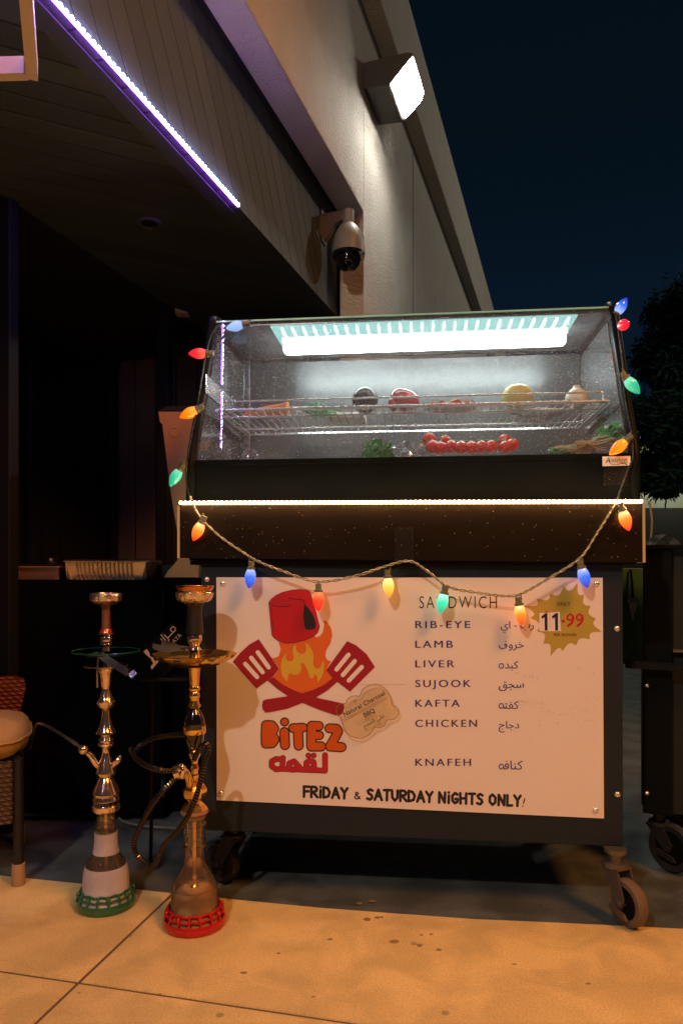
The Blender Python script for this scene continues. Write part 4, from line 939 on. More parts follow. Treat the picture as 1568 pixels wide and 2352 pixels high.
def baseguard(o, c, mt, r=.083):
    ring = MB(); n = 48
    ring.lathe([(r*.86,.0),(r*.96,.001),(r,.009),(r*.99,.019),(r*.955,.026),(r*.91,.023),(r*.86,.012)], n, c)
    for hgt, rr in ((.049,r*.825),(.037,r*.90)): ring.tube([c+Vector((rr*math.cos(6.2832*k/n), rr*math.sin(6.2832*k/n), hgt + .002*math.sin(k*1.57))) for k in range(n)], .0030, 8, closed=True)
    for k in range(16):
        th = 6.2832*k/16; P = [c+Vector((q*math.cos(th+d), q*math.sin(th+d), z)) for q, z, d in ((r*.955,.022,0),(r*.91,.037,.03),(r*.815,.051,.0))]
        ring.tube(spline(P,3), .0034, 6)
        if k % 2: ring.ball(c+Vector((r*.89*math.cos(th), r*.89*math.sin(th), .042)), .0068, 8)
    ring.build('base_guard', mt, o)
# ---- left: frosted base
o, c, k = hookah('hookah', 'tall silver hookah with a frosted white base and green guard, the left one', 244, 2078, None)
v0 = 2078.0; P_ = lambda L: pr(L, k, v0)
m = MB(); m.lathe(P_([(1391,14),(1386,24),(1380,33),(1370,35),(1363,34),(1362,30),(1366,28),(1376,2)]), 48, c, mod=lambda th,i: 1+.035*math.sin(11*th)+.02*math.sin(23*th+i)); m.build('bowl', M['foil'], o)
m = MB(); m.lathe(P_([(1444,10.5),(1438,9.5),(1432,10.5),(1426,9),(1420,10),(1414,9),(1408,10),(1400,9),(1394,10),(1390,13)]), 24, c); m.build('bowl_stem', M['brown'], o)
m = MB(); m.lathe(P_([(1457,13),(1453,15),(1448,13),(1444,11)]), 24, c); m.build('red_ring', M['redwood'], o)
m = MB(); m.lathe(P_([(1502,13),(1494,9.5),(1485,9),(1480,14),(1477,12),(1472,13),(1464,13.5),(1459,11),(1456.5,18),(1455,18)]), 28, c); m.build('upper_stem', M['copper'], o)
m = MB(); m.lathe(P_([(1504,0.1),(1506,40),(1502,66),(1497,75),(1494.5,75.5),(1496,72),(1501,60),(1503,14)]), 48, c); m.build('tray', M['greenrim'], o)
m = MB(); m.lathe([(75.2/k-.0025,0),(75.2/k,.0018),(75.2/k+.0025,0),(75.2/k,-.0018),(75.2/k-.0025,0)], 48, c+Vector((0,0,(v0-1495)/k))); m.build('tray_rim', mat('green_tray_rim', (.012,.15,.10), .12, metal=.5, coat=.6), o)
st = [(1845,14),(1838,30),(1832,30),(1826,27),(1820,30.5),(1814,29),(1806,25),(1798,21.5),(1790,18),(1784,14),(1780,19),(1773,23),(1768,22),(1762,20),(1752,17),(1742,12.5),(1730,9),(1722,8.5),(1716,12),(1711,18),(1707,18),(1703,14),(1699,16),(1690,12),(1686,15),(1683,22),(1680,21.5),(1676,19),(1668,15),(1655,11),(1640,9),(1630,8.5),(1627,12),(1622,18),(1616,20),(1611,21),(1607,17),(1600,14),(1592,11.5),(1584,9),(1579,8.5),(1574,11),(1560,12),(1546,13.5),(1541,17),(1537,17),(1533,30),(1530,49),(1527,49),(1527,15),(1507,12)]
m = MB(); m.lathe(P_(st), 36, c); m.build('stem', M['copper'], o)
m = MB(); m.lathe(P_([(1850,25),(1842,29),(1836,31)]), 28, c); m.build('grommet', M['blackgl'], o)
m = MB(); m.lathe(P_([(1861,29),(1858,31.5),(1848,31.5),(1845,29)]), 36, c); m.build('collar', M['copper'], o)
gl_ = [(1908,24),(1902,26.5),(1897,24),(1885,20.5),(1862,20.5)]
m = MB(); m.lathe(P_([(1984,45),(1974,40),(1965,34.5),(1957,30)]), 40, c); m.build('clear_shoulder', M['hglass'], o); m = MB(); m.lathe(P_(gl_), 40, c); m.build('clear_neck', M['hglass'], o)
m = MB(); m.lathe(P_([(2077.5,55),(2068,62),(2059,59.5),(2048,55),(2038,52),(2010,50.5),(1996,49),(1984.5,45.5)]), 48, c); m.build('frosted_base', M['frost'], o); m = MB(); m.lathe(P_([(1956.5,29.5),(1945,27),(1925,25.5),(1910,25.5)]), 40, c); m.build('frosted_neck', M['frost'], o)
m = MB(); m.tube([c+Vector((0,0,(v0-2040)/k)), c+Vector((0,0,(v0-1846)/k))], .0052, 12); m.build('down_tube', M['brass'], o)
baseguard(o, c, M['gel_green'])
def P3(u, v, y): return WORLD.px(u, v, y=y)
yA = c.y
m = MB(); m.tube(spline([P3(232,1762,yA), P3(222,1755,yA-.005), P3(211,1738,yA-.01), P3(202,1729,yA-.012)],5), [.009]*10+[.008]*6, 12); m.ball(P3(192,1722,yA-.014), .014, 16); m.build('hose_port', M['copper'], o)
m = MB(); m.tube(spline([P3(256,1765,yA), P3(264,1755,yA-.005), P3(270,1748,yA-.01), P3(274,1742,yA-.01), P3(277.5,1734,yA-.012)],3), [.006,.0062,.0065,.008,.007,.009,.008,.009,.0085,.007,.005,.003,.001], 10); m.build('release_valve', M['copper'], o)
m = MB(); m.tube(spline([P3(188,1718,yA-.016), P3(165,1702,yA-.03), P3(130,1680,yA), P3(100,1663,yA+.08), P3(84,1668,yA+.20), P3(70,1720,yA+.3)],8), .0045, 8); m.build('hose', sheet('clear_hose', (.75,.82,.85), .08, 1.45, frost=.12, dust=.05, frostcol=(.5,.55,.6), boost=1.5), o)
# tongs resting on its tray
def strip(mb, P, w, t, up=Vector((0,0,1))):
    P = [Vector(p_) for p_ in P]
    for a, b in zip(P, P[1:]):
        d = (b-a).normalized(); s_ = d.cross(up).normalized()*w/2; u_ = s_.cross(d).normalized()*t
        V = [a-s_, a+s_, a+s_+u_, a-s_+u_, b-s_, b+s_, b+s_+u_, b-s_+u_]
        mb.add(V, [[0,1,2,3],[4,7,6,5],[0,4,5,1],[3,2,6,7],[0,3,7,4],[1,5,6,2]])
t1 = thing('tongs', 'flat metal tongs lying across the green tray of the left hookah', 'tongs', P3(235,1508,yA-.05))
m = MB(); fw = Vector((0,-1,.25))
strip(m, [P3(227,1500,yA-.075), P3(232,1505,yA-.083), P3(268,1529,yA-.10), P3(296,1546,yA-.115), P3(301,1544,yA-.117), P3(309,1553,yA-.12)], .020, .0015, fw); m.build('arm', M['steel'], t1)
m = MB(); strip(m, [P3(227,1500,yA-.072), P3(224,1540,yA-.075), P3(224.5,1579,yA-.075)], .005, .0015, fw); m.build('arm', M['steel'], t1)
m = MB(); strip(m, [P3(185,1504,yA-.06), P3(206,1506,yA-.065), P3(227,1501,yA-.072)], .010, .0015, fw); m.build('tip', M['foil'], t1)
# ---- right: clear base with amber water
o, c, k = hookah('hookah', 'tall black and brass hookah with amber water and a red guard, the right one', 447, 2122, None)
v0 = 2122.0; yB = c.y
m = MB(); m.lathe(P_([(1358,38),(1352,42),(1347,43.5),(1344.5,43.5),(1346,40),(1352,36),(1356,2)]), 40, c); m.build('heat_dish', mat('copper_dish', (.62,.28,.10), .2, metal=1), o)
m = MB(); m.lathe(P_([(1386,18),(1383,30),(1378,37),(1370,41),(1362,42),(1359,39),(1358.5,30)]), 56, c, mod=lambda th,i: 1+.03*math.sin(13*th)+.02*math.sin(27*th+i)); m.build('bowl', M['foil'], o)
m = MB(); m.lathe(P_([(1456,20.5),(1452,20),(1430,18.5),(1410,16.5),(1400,17.5),(1392,18),(1385,23)]), 28, c); m.build('bowl_stem', M['clay'], o)
m = MB(); m.lathe(P_([(1492,17),(1486,12),(1481,12),(1476,15),(1470,17),(1463,17.5),(1458,16),(1456.5,13)]), 28, c); m.build('upper_stem', M['copper'], o)
m = MB(); m.lathe(P_([(1521,1),(1522.5,55),(1520,68),(1512,84),(1503,93),(1500.5,93),(1502,89),(1510,78),(1515,60),(1514,13),(1492,11)]), 64, c, mod=lambda th,i: 1+(.030*math.sin(14*th) if 1 < i < 8 else 0)); m.build('tray', M['brass'], o)
m = MB(); m.lathe(P_([(1533,14),(1529,45),(1526,58),(1523,58),(1523,3)]), 40, c); m.build('tray_support', M['clay'], o)
sb = [(1626,11),(1622,14.5),(1619,14),(1612,10),(1605,10),(1600,12.5),(1594,12.5),(1588,9),(1586,12),(1582,13.5),(1577,12.5),(1574,10.5),(1560,11.5),(1540,13),(1534,14),(1532,14)]
m = MB(); m.lathe(P_(sb), 28, c); m.build('stem', M['brass'], o)
m = MB(); m.lathe(P_([(1722,8),(1718,14),(1700,21),(1684,23),(1666,24),(1664,24.5),(1650,22),(1638,17),(1628,11)]), 36, c); m.build('vase', M['blackgl'], o)
m = MB(); m.lathe(P_([(1684,24.6),(1682,25.6),(1668,25.6),(1666,24.8)]), 40, c, mod=lambda th,i: 1+.012*math.sin(20*th+i)); m.build('band', M['brass'], o)
low = [(1862,29),(1858,31),(1852,28),(1846,22),(1840,15),(1834,19),(1828,26),(1818,28.5),(1810,28),(1802,23),(1795,14),(1790,8),(1786,9),(1780,9.5),(1776,7.5),(1770,8),(1764,10),(1758,9),(1753,7),(1744,8),(1736,13),(1730,14),(1724,13),(1720,10)]
m = MB(); m.lathe(P_(low), 8, c, smooth=False); m2 = MB(); m.build('lower_stem', M['brass'], o)
m = MB(); m.lathe(P_([(1880,22),(1876,25),(1871,25),(1868,30),(1864,32),(1860,31)]), 32, c); m.build('grommet', M['grommet'], o)
gl_ = [(2121,56),(2111,65),(2102,63),(2091,58),(2079,53.5),(2050,52.5),(2034,51.5),(2020,46),(2006,38),(1992,30),(1982,25),(1965,23),(1946,23.5),(1943,27),(1940,27),(1937,24.5),(1915,24.5),(1898,25.5),(1895,28),(1891,27),(1889,22.5),(1881,21)]
m = MB(); m.lathe(P_(gl_), 48, c); m.build('glass_base', M['hglass'], o)
m = MB(); m.lathe(P_([(2120.5,54),(2111,62.5),(2102,61),(2091,56.5),(2079,52),(2050,51),(2036,50.3)]), 44, c); m.build('water', M['liquid'], o)
m = MB(); m.tube([c+Vector((0,0,(v0-2050)/k)), c+Vector((0,0,(v0-1882)/k))], .006, 12); m.build('down_tube', M['brass'], o)
m = MB(); m.lathe(P_([(2054,11),(2046,14),(2036,10),(2030,5)]), 16, c); m.build('diffuser', M['brass'], o)
baseguard(o, c, M['gel_red'], .084)
m = MB(); m.tube(spline([P3(436,1802,yB-.02), P3(434,1790,yB-.03), P3(428,1776,yB-.035), P3(420,1768,yB-.04), P3(414,1764,yB-.04)],5), .010, 12); m.build('hose_port', M['brass'], o)
m = MB(); m.tube([P3(402,1776,yB-.042), P3(414,1772,yB-.042)], .019, 14); m.tube(spline([P3(410,1762,yB-.042),P3(420,1769,yB-.042),P3(414,1784,yB-.042)],4), .012, 10); m.build('clamp', M['copper'], o)
Z6 = lambda x, y: (125.4+.28*x, 1693.4+.28*y); Z5 = lambda x, y: (125.4+.28*x, 1304.6+.28*y)
hp = [(*Z6(1010,275), -.05),(*Z6(900,275),-.06),(*Z6(850,266),-.06),(*Z6(750,230),-.04),(*Z6(665,165),.0),(*Z6(632,95),.05),(*Z5(650,1510),.08),(*Z5(720,1440),.10),(*Z5(850,1390),.09),(*Z5(1000,1368),.05),(*Z5(1075,1366),.035)]
hp2 = [(*Z6(1005,325),-.05),(*Z6(900,430),-.06),(*Z6(800,560),-.06),(*Z6(710,720),-.05),(*Z6(655,850),-.04),(*Z6(665,950),-.04),(*Z6(720,1010),-.04),(*Z6(800,1055),-.05),(*Z6(850,1000),-.06),(*Z6(900,880),-.07),(*Z6(980,800),-.08),(*Z6(1080,670),-.085),(*Z6(1150,520),-.085),(*Z6(1200,350),-.08),(*Z6(1225,200),-.07),(*Z6(1258,120),-.06),(*Z6(1255,65),-.055),(*Z6(1220,58),-.05),(*Z6(1180,110),-.045),(*Z6(1145,185),-.04)]
hm = MB(); cm = MB()
for H_ in (hp, hp2):
    P = spline([P3(u, v, yB+d) for u, v, d in H_], 10); hm.tube(P, .0072, 12)
    tot_ = sum((b-a).length for a, b in zip(P, P[1:])); turns = int(tot_/.0075); seg = turns*8; Q = []; cum = [0]
    for a, b in zip(P, P[1:]): cum.append(cum[-1]+(b-a).length)
    j = 0
    for i in range(seg+1):
        d = tot_*i/seg
        while j < len(P)-2 and cum[j+1] < d: j += 1
        f = (d-cum[j])/max(cum[j+1]-cum[j], 1e-6); p_ = P[j].lerp(P[j+1], f); t_ = (P[j+1]-P[j]).normalized()
        a_ = t_.cross(Vector((.3,.9,.3))).normalized(); b_ = a_.cross(t_); th = 6.2832*i/8
        Q.append(p_ + (a_*math.cos(th)+b_*math.sin(th))*.0071)
    cm.tube(Q, .0006, 4)
hs = hm.build('hose', M['hose'], o); cm.build('hose_coil', M['coil'], hs)
t1 = thing('tongs', 'saw-edged metal tongs lying on the brass tray of the right hookah', 'tongs', P3(400,1495,yB-.05))
ZK = lambda x, y: (301+.16*x, 1405+.16*y)
for (dx, dy, dd) in ((0,0,-.085),(140,-45,-.03)):
    m = MB()
    top = []; 
    xs_ = [310+i*13 for i in range(15)]
    for i, x_ in enumerate(xs_): top += [(x_, 452+i*2.2),(x_+9, 462+i*2.2)]
    poly = top + [(520,505),(545,525),(640,535),(770,545),(770,560),(640,565),(540,585),(420,572),(330,540),(300,510),(318,480)]
    m.prism([ZK(x_+dx*.95, y_+dy) for x_, y_ in poly], lambda a, b, kk: P3(a, b, yB+dd+.002*kk)); m.build('arm', M['steel'], t1)
m = MB(); m.tube(spline([P3(*ZK(770,552), yB-.085), P3(*ZK(800,545), yB-.06), P3(*ZK(790,520), yB-.03)],5), .004, 8); m.build('spring', M['steel'], t1)
# dark printed box on the table behind, seen beside the tray
M['card'] = mat('black_carton', (.003,.0035,.004), .8, spec=.04); M['beige'] = mat('beige_print', (.42,.33,.26), .6)
yc_ = 2.20
cb = thing('black_carton', 'black carton with beige lettering standing tilted behind the right hookah tray', 'box', P3(385,1530,yc_))
cp = [(322,1500),(395,1428),(450,1482),(378,1556)]
m = MB(); m.prism(cp, lambda a, b, kk: P3(a, b, yc_) + Vector((0,.06*kk,0))); m.build('carton', M['card'], cb)
class Ink2(Ink):
    def at(s, x, y, k_): u, v = s.Z(x, y); return P3(u, v, yc_-.0006-.0003*k_)
i2 = Ink2(ZK)
i2.stroke([(470,375),(545,385),(640,275)], 16, 0) if False else None
i2.bar([(440,385),(500,420),(505,405)], 16, 0) if False else None
for P in ([(428,325),(500,415)],[(428,385),(462,430)],[(478,330),(545,400),(540,425)],[(520,385),(640,265)],[(640,265),(635,235),(605,210),(568,245),(575,275),(605,295)],[(458,310),(460,312)]): i2.bar(P, 14, 0)
i2.text('AYA', 622, 785, 460, 0, rot=-46, h=62)
i2.fill([(180,575),(225,535),(265,590),(275,640),(320,660),(350,720),(375,680),(418,690),(300,832),(283,785),(320,745),(285,670),(245,640)], 0)
i2.build('beige_lettering', M['beige'], cb)
tk = thing('tobacco_stand', 'black folding stand holding the printed carton behind the hookahs', 'stand', P3(400,1900,yc_+.02))
m = MB(); q = P3(386,1540,yc_+.02)
for dx in (-.05,.05): m.tube([(q.x+dx, q.y+.02, q.z), (q.x+dx*1.6, q.y+.10, 0.002)], .006, 8)
m.box((q.x-.08,q.y-.03,q.z-.03),(q.x+.08,q.y+.05,q.z-.02),.002); m.build('frame', M['black'], tk)
# ================================================================== chair at the left edge
M['wicker'] = None
def weave(name, col):
    m = mat(name, col, .38, var=.25, scale=30, coat=.2); t = m.node_tree; p = t.nodes['Principled BSDF']
    tcn = N(t, 'ShaderNodeTexCoord'); mp = N(t, 'ShaderNodeMapping'); mp.inputs['Scale'].default_value = (1,1,1); t.links.new(tcn.outputs['Object'], mp.inputs[0])
    br = N(t, 'ShaderNodeTexChecker'); br.inputs['Scale'].default_value = 70
    w1 = N(t, 'ShaderNodeTexWave', bands_direction='Z'); w1.inputs['Scale'].default_value = 22; w2 = N(t, 'ShaderNodeTexWave', bands_direction='DIAGONAL'); w2.inputs['Scale'].default_value = 26
    ml = N(t, 'ShaderNodeMath', operation='MULTIPLY'); 
    for w in (w1, w2): t.links.new(tcn.outputs['Object'], w.inputs['Vector'])
    t.links.new(w1.outputs['Fac'], ml.inputs[0]); t.links.new(w2.outputs['Fac'], ml.inputs[1])
    b = N(t, 'ShaderNodeBump'); b.inputs['Strength'].default_value = 1; b.inputs['Distance'].default_value = .008; t.links.new(ml.outputs[0], b.inputs['Height']); t.links.new(b.outputs[0], p.inputs['Normal'])
    old = p.inputs['Base Color'].links[0].from_socket; mr = N(t, 'ShaderNodeMapRange'); mr.inputs[3].default_value = .25; mr.inputs[4].default_value = 1.3; t.links.new(ml.outputs[0], mr.inputs[0])
    vm = N(t, 'ShaderNodeVectorMath', operation='SCALE'); t.links.new(old, vm.inputs[0]); t.links.new(mr.outputs[0], vm.inputs['Scale']); t.links.new(vm.outputs[0], p.inputs['Base Color']); return m
M['wicker'] = weave('brown_wicker', (.13,.075,.045)); M['wicklit'] = weave('red_lit_wicker', (.36,.075,.02)); M['legdark'] = mat('dark_leg_wrap', (.010,.0095,.009), .5, bump=.3, bscale=140); M['footcap'] = mat('foot_cap_plastic', (.40,.28,.17), .5); M['wickdark'] = weave('dark_wicker', (.035,.03,.028)); M['cushion'] = mat('tan_cushion', (.43,.28,.115), .85, bump=.3, bscale=200)  # backrest wicker is a lit copy: orange-red light put into its colour
lg = gp(43, 2032)
CH = Frame((lg.x, lg.y), 23.7)
yc = lg.y; zt_, zb_ = P3(40,1640,yc).z, P3(40,1742,yc).z; zsk = P3(40,1890,yc).z
ch = thing('wicker_chair', 'brown wicker armchair with a tan seat cushion, cut off by the left edge', 'chair', (-.27, .2, 0), CH)
def cushion_ring(dr, dz, nn=40):
    ex = lambda q: math.copysign(abs(q)**.6, q)
    return [Vector((-.255 + (.255+dr)*ex(math.cos(6.2832*j/nn)), .17 + (.205+dr)*ex(math.sin(6.2832*j/nn)), zb_+dz + .010*math.cos(6.2832*j/nn*2+.6)*(dz/.1) + .0025*math.sin(j*1.9))) for j in range(nn)]
m = MB(); V = []; F = []; nn = 40
prof_ = [(-.02,.0),(.0,.002),(.022,.014),(.033,.034),(.036,.052),(.030,.072),(.012,.090),(-.03,.102),(-.09,.110),(-.2,.114)]
for dr, dz in prof_: V += cushion_ring(dr, dz)
for i in range(len(prof_)-1):
    for j in range(nn): F.append([i*nn+j,i*nn+(j+1)%nn,(i+1)*nn+(j+1)%nn,(i+1)*nn+j])
F.append(list(range(nn))[::-1]); F.append([(len(prof_)-1)*nn+j for j in range(nn)])
m.add(V,F,True); cu = m.build('cushion', M['cushion'], ch)
m = MB(); m.tube(cushion_ring(.037, .053), .0042, 6, closed=True); m.build('piping', M['cushion'], cu)
m = MB(); m.box((-.54, -.010, zsk), (-.014, .010, zb_-.004), .008); m.box((-.014, .018, zsk+.03), (.006, .40, zb_-.004), .006); m.build('apron', M['wicker'], ch)
m = MB(); q1z = P3(57,1552,2.56).z
m.prism([(-.56,zb_-.02),(-.015,zb_-.02),(.02,q1z-.04),(.015,q1z-.01),(-.02,q1z),(-.56,q1z+.01)], lambda a,b,kk:(a, .385+.035*kk, b)); m.build('backrest', M['wicklit'], ch)
for x_, y_ in ((0,0),(-.52,0),(0,.36),(-.52,.36)):
    m = MB(); m.tube([(x_,y_,.0655),(x_,y_,zb_)], .0155, 12); l_ = m.build('leg', M['legdark'], ch)
    m = MB(); m.lathe([(.019,0),(.020,.003),(.019,.065),(.016,.0655)], 16, (x_,y_,.0005)); m.build('foot_cap', M['footcap'], l_)
# ================================================================== table with foil trays
M['cloth'] = mat('black_cloth', (.0035,.0045,.005), .95, spec=.02); M['alu'] = mat('foil_tray_metal', (1,.84,.54), .28, metal=.5, var=.15, bump=.15, bscale=60); M['alu2'] = mat('dull_foil', (.55,.36,.26), .5, metal=.3); M['tabletop'] = mat('dark_table', (.012,.012,.012), .7, spec=.15)
yt = 2.75; tl = P3(-40,1331,yt); tr = P3(372,1331,yt); zt = tl.z-.002
tb = thing('cloth_table', 'long table under a black cloth behind the hookahs', 'table', ((tl.x+tr.x)/2, yt+.3, 0))
m = MB(); m.box((tl.x, yt+.004, zt-.03), (tr.x-.01, yt+.60, zt-.004)); m.build('tabletop', M['tabletop'], tb)
m = MB(); V=[];F=[];nn=60
for i in range(nn+1):
    x_ = tl.x+(tr.x-tl.x)*i/nn; w = .008*math.sin(i*.9)+.005*math.sin(i*2.3)
    V += [(x_,yt+.6,zt),(x_,yt,zt),(x_,yt-.004-abs(w)*.4,zt-.15),(x_,yt-.01+w,.03)]
for i in range(nn):
    for j in range(3): F.append([i*4+j,i*4+j+1,i*4+j+5,i*4+j+4])
m.add(V,F,True); m.build('cloth', M['cloth'], tb)
def foiltray(x0_, x1_, y0_, h, label, ribs=True, lid=True, fl=.02, group='foil trays on the cloth table'):
    o = thing('foil_tray', label, 'tray', ((x0_+x1_)/2, y0_+.11, zt+.001), WORLD, group); m = MB(); z0 = zt+.001; d_ = .22
    per = []; n1_, n2_ = 38, 20
    for i in range(n1_*2): per.append((x0_+(x1_-x0_)*i/(n1_*2), y0_, (0,-1), i))
    for i in range(n2_*2): per.append((x1_, y0_+d_*i/(n2_*2), (1,0), i))
    for i in range(n1_*2): per.append((x1_-(x1_-x0_)*i/(n1_*2), y0_+d_, (0,1), i))
    for i in range(n2_*2): per.append((x0_, y0_+d_-d_*i/(n2_*2), (-1,0), i))
    N_ = len(per); V=[];F=[]; cx_, cy_ = (x0_+x1_)/2, y0_+d_/2
    for lv,(t_,zz) in enumerate(((0,.0),(.15,.006),(.9,h-.006),(1,h),(1.5,h+.001),(1.5,h+.004))):
        for (x_,y_,nr,i) in per:
            rb = .011 if (ribs and (i//2) % 2 and 1 <= lv <= 2 and abs(x_-cx_) < (x1_-x0_)*.36) else 0
            s_ = fl*(t_-1) ; V.append((x_+nr[0]*(s_-rb), y_+nr[1]*(s_-rb), z0+zz))
    for l_ in range(5):
        for i in range(N_): F.append([l_*N_+i,l_*N_+(i+1)%N_,(l_+1)*N_+(i+1)%N_,(l_+1)*N_+i])
    F.append(list(range(N_))[::-1]); m.add(V,F); m.build('pan', M['alu'] if ribs else M['alu2'], o)
    if lid:
        l_ = MB(); l_.box((x0_-.006,y0_-.006,z0+h+.0045),(x1_+.006,y0_+d_+.006,z0+h+.012),.004); l_.build('lid', sheet('clear_lid', (.8,.82,.82), .08, 1.5, frost=.15, dust=.1, frostcol=(.35,.37,.38), boost=2) if lid == 2 else M['tabletop'], o)
a_ = P3(150,1325,yt+.02); b_ = P3(336,1325,yt+.02)
foiltray(a_.x, b_.x, yt+.02, .068, 'ribbed foil tray with a clear lid on the black cloth table', True, 2)
a_ = P3(-30,1325,yt+.05); b_ = P3(136,1325,yt+.05)
foiltray(a_.x, b_.x, yt+.05, .048, 'plain foil tray under a dark cover at the left end of the cloth table', False, 1)
p_ = P3(118,1282,yt+.12); o = thing('lid_knob', 'small shiny metal cup on top of the covered foil tray', 'cup', (p_.x,p_.y,zt+.0625))
m = MB(); m.lathe([(.018,0),(.02,.004),(.022,.022),(.026,.024),(.024,.026),(.02,.024)], 20, (p_.x,p_.y,zt+.0625)); m.build('cup', M['steel'], o)
a_ = P3(344,1300,yt+.2); o = thing('serving_pan', 'low dark serving pan between the ribbed foil tray and the cart', 'pan', (a_.x+.08, yt+.31, zt+.001))
m = MB(); m.prism([(a_.x,.055),(a_.x+.015,.004),(a_.x+.14,.004),(a_.x+.155,.055),(a_.x+.165,.055),(a_.x+.165,.060),(a_.x-.01,.060),(a_.x-.01,.055)], lambda x_,z_,kk:(x_, yt+.2+.2*kk, zt+z_)); m.build('pan', M['mullion'], o)
# tall tan moulded bin behind the case
M['tanplastic'] = mat('tan_plastic', (.44,.26,.10), .55, var=.1, bump=.1)
yb = 2.86
o = thing('moulded_bin', 'tan moulded plastic hopper with a lipped top behind the left end of the case', 'hopper', P3(420,1326,yb))
m = MB(); oc = [(364,945),(470,945),(470,1160),(455,1326),(378,1326),(385,1312),(400,1296),(412,1280),(413,1250),(404,1200),(392,1130),(373,972),(368,970)]
m.prism(oc, lambda a,b,kk: P3(a,b,yb)+Vector((0,.22*kk,0))); m.build('body', M['tanplastic'], o)
m = MB(); m.lathe([(.022,.0),(.022,.003),(.016,.004),(.014,.002),(.0001,.002)], 24, P3(401,992,yb-.0005), Matrix.Rotation(R(90),3,'X')); m.build('boss', M['tanplastic'], o)
m = MB(); m.prism([(362,943),(470,943),(470,932),(385,932)], lambda a,b,kk: P3(a,b,yb-.004)+Vector((0,.23*kk,0))); m.build('lid', M['mullion'], o)
o = thing('bin_stand', 'dark stand carrying the tan hopper behind the cart', 'stand', P3(420,1330,yb+.02)*1.0); m = MB(); q = P3(378,1327,yb); q2 = P3(470,1327,yb)
m.box((q.x,yb+.0,0.0),(q2.x,yb+.22,q.z-.002),.004); m.build('cabinet', M['cloth'], o)
# dark post with a small bracket
q = P3(396,690,3.75); o = thing('metal_post', 'thin dark metal post with a small bracket near the end wall', 'post', (q.x,3.75,0)); m = MB(); m.box((q.x-.02,3.73,0),(q.x+.02,3.77,q.z),.004); m.build('shaft', M['mullion'], o)
m = MB(); m.prism([(-.03,0),(.03,0),(.03,.02),(.0,.02),(-.03,.03)], lambda a,b,kk:(q.x+a,3.72+.06*kk,q.z+.001+b)); m.build('bracket', M['frame'], o); m = MB(); m.prism([(.021,-.05),(.05,-.06),(.085,-.07),(.085,-.078),(.021,-.078)], lambda a,b,kk:(q.x+a,3.72+.06*kk,q.z+b)); m.build('bracket', M['frame'], o)
# cord on the ground
o = MB(); pts = [gp(430,1835)+Vector((0,0,.006)), gp(360,1840)+Vector((0,0,.006)), gp(300,1860)+Vector((0,0,.006)), gp(275,1884)+Vector((0,0,.006)), gp(320,1900)+Vector((0,0,.006)), gp(410,1908)+Vector((0,0,.006)), gp(470,1925)+Vector((0,0,.006))]
o.tube(spline(pts,8), .005, 8); tag(o.build('power_cord', mat('grey_cord', (.20,.20,.19), .6), None), 'grey power cord looping on the ground between the two hookahs', 'cord')
# ================================================================== second cart at the right edge
g2 = gp(1520, 2003); y2 = g2.y
D2 = lambda u, v, d=0: P3(u, v, y2+d)
xw = D2(1475,1500).x; C2 = Frame((xw, y2), -25)
c2 = thing('black_cart', 'black service cart on casters, cut off by the right edge', 'cart', (.28, .27, 0), C2)
zt2 = D2(1475,1262).z; zb2 = D2(1475,1868).z; zh = D2(1475,1524).z; zm = D2(1540,1492).z
m = MB(); m.box((0, 0, zb2), (.085, .55, zt2), .004); m.build('side_panel', M['caseblack'], c2)
m = MB(); m.box((.0855, .03, zb2+.002), (.60, .05, zt2-.01)); m.build('front_panel', mat('dark_grey_panel', (.02,.026,.026), .5, spec=.2), c2)
m = MB(); m.box((-.01, -.012, zt2+.0005), (.60, .56, zt2+.014), .003); m.build('top', M['caseblack'], c2)
m = MB(); m.prism([(-.05,-.03),(-.038,-.045),(.6,-.045),(.6,-.002),(-.001,-.002),(-.002,.30),(-.05,.30)], lambda a,b,kk:(a, b, zh-.012+.024*kk)); m.build('handle_shelf', M['blackgl'], c2)
m = MB(); m.box((.087,0,zm-.004),(.6,.029,zm+.004)); m.build('edge_trim', M['copper'], c2)
for v in (1574,1821):
    m = MB(); screw(m, Vector((.012, -.0004, D2(1484, v).z)), .007); m.build('screw', M['chrome'], c2)
caster(c2, .045, .07, R(-30), zb2-.0005, M['rubberdark'], .075)
for x_, y_ in ((.52,.09),(.06,.48),(.52,.48)): caster(c2, x_, y_, R(-20), zb2-.0005, M['rubberdark'], .075)
p_ = D2(1530,1250,.1); o = thing('clear_box', 'small clear plastic box lying on top of the black cart', 'box', (p_.x,p_.y,zt2+.0145)); m = MB(); m.prism([(-.04,0),(.05,0),(.035,.02),(.0,.04),(-.03,.015)], lambda a,b,kk:(p_.x+a,p_.y+.1*kk,zt2+.0145+b)); m.build('shell', sheet('clear_plastic', (.8,.85,.85), .06, 1.5, frost=.05, boost=2), o)
# white brush and green board seen in the gap between the carts
yg = 2.9
gb = thing('green_board', 'dark green upright board glimpsed in the gap between the two carts', 'board', P3(1450,1500,yg)); q0 = P3(1418,1305,yg); q1 = P3(1500,1525,yg)
m = MB(); m.box((q0.x,yg,q1.z),(q1.x,yg+.02,q0.z),.003); m.build('board', mat('dark_green_paint', (.03,.14,.09), .55), gb)
m = MB(); m.box((q1.x-.03,yg+.021,.0),(q1.x-.005,yg+.05,q0.z-.1)); m.build('prop', M['black'], gb)
wb = thing('hanging_brush', 'small white brush hanging bristles down in front of the green board', 'brush', P3(1452,1420,yg-.03)); ZB_ = lambda z,x: None
m = MB(); m.prism([(1444,1374),(1461,1374),(1461,1384),(1444,1384)], lambda a,b,kk: P3(a,b,yg-.04)+Vector((0,.02*kk,0))); m.build('block', mat('brush_block', (.45,.42,.42), .5), wb)
m = MB()
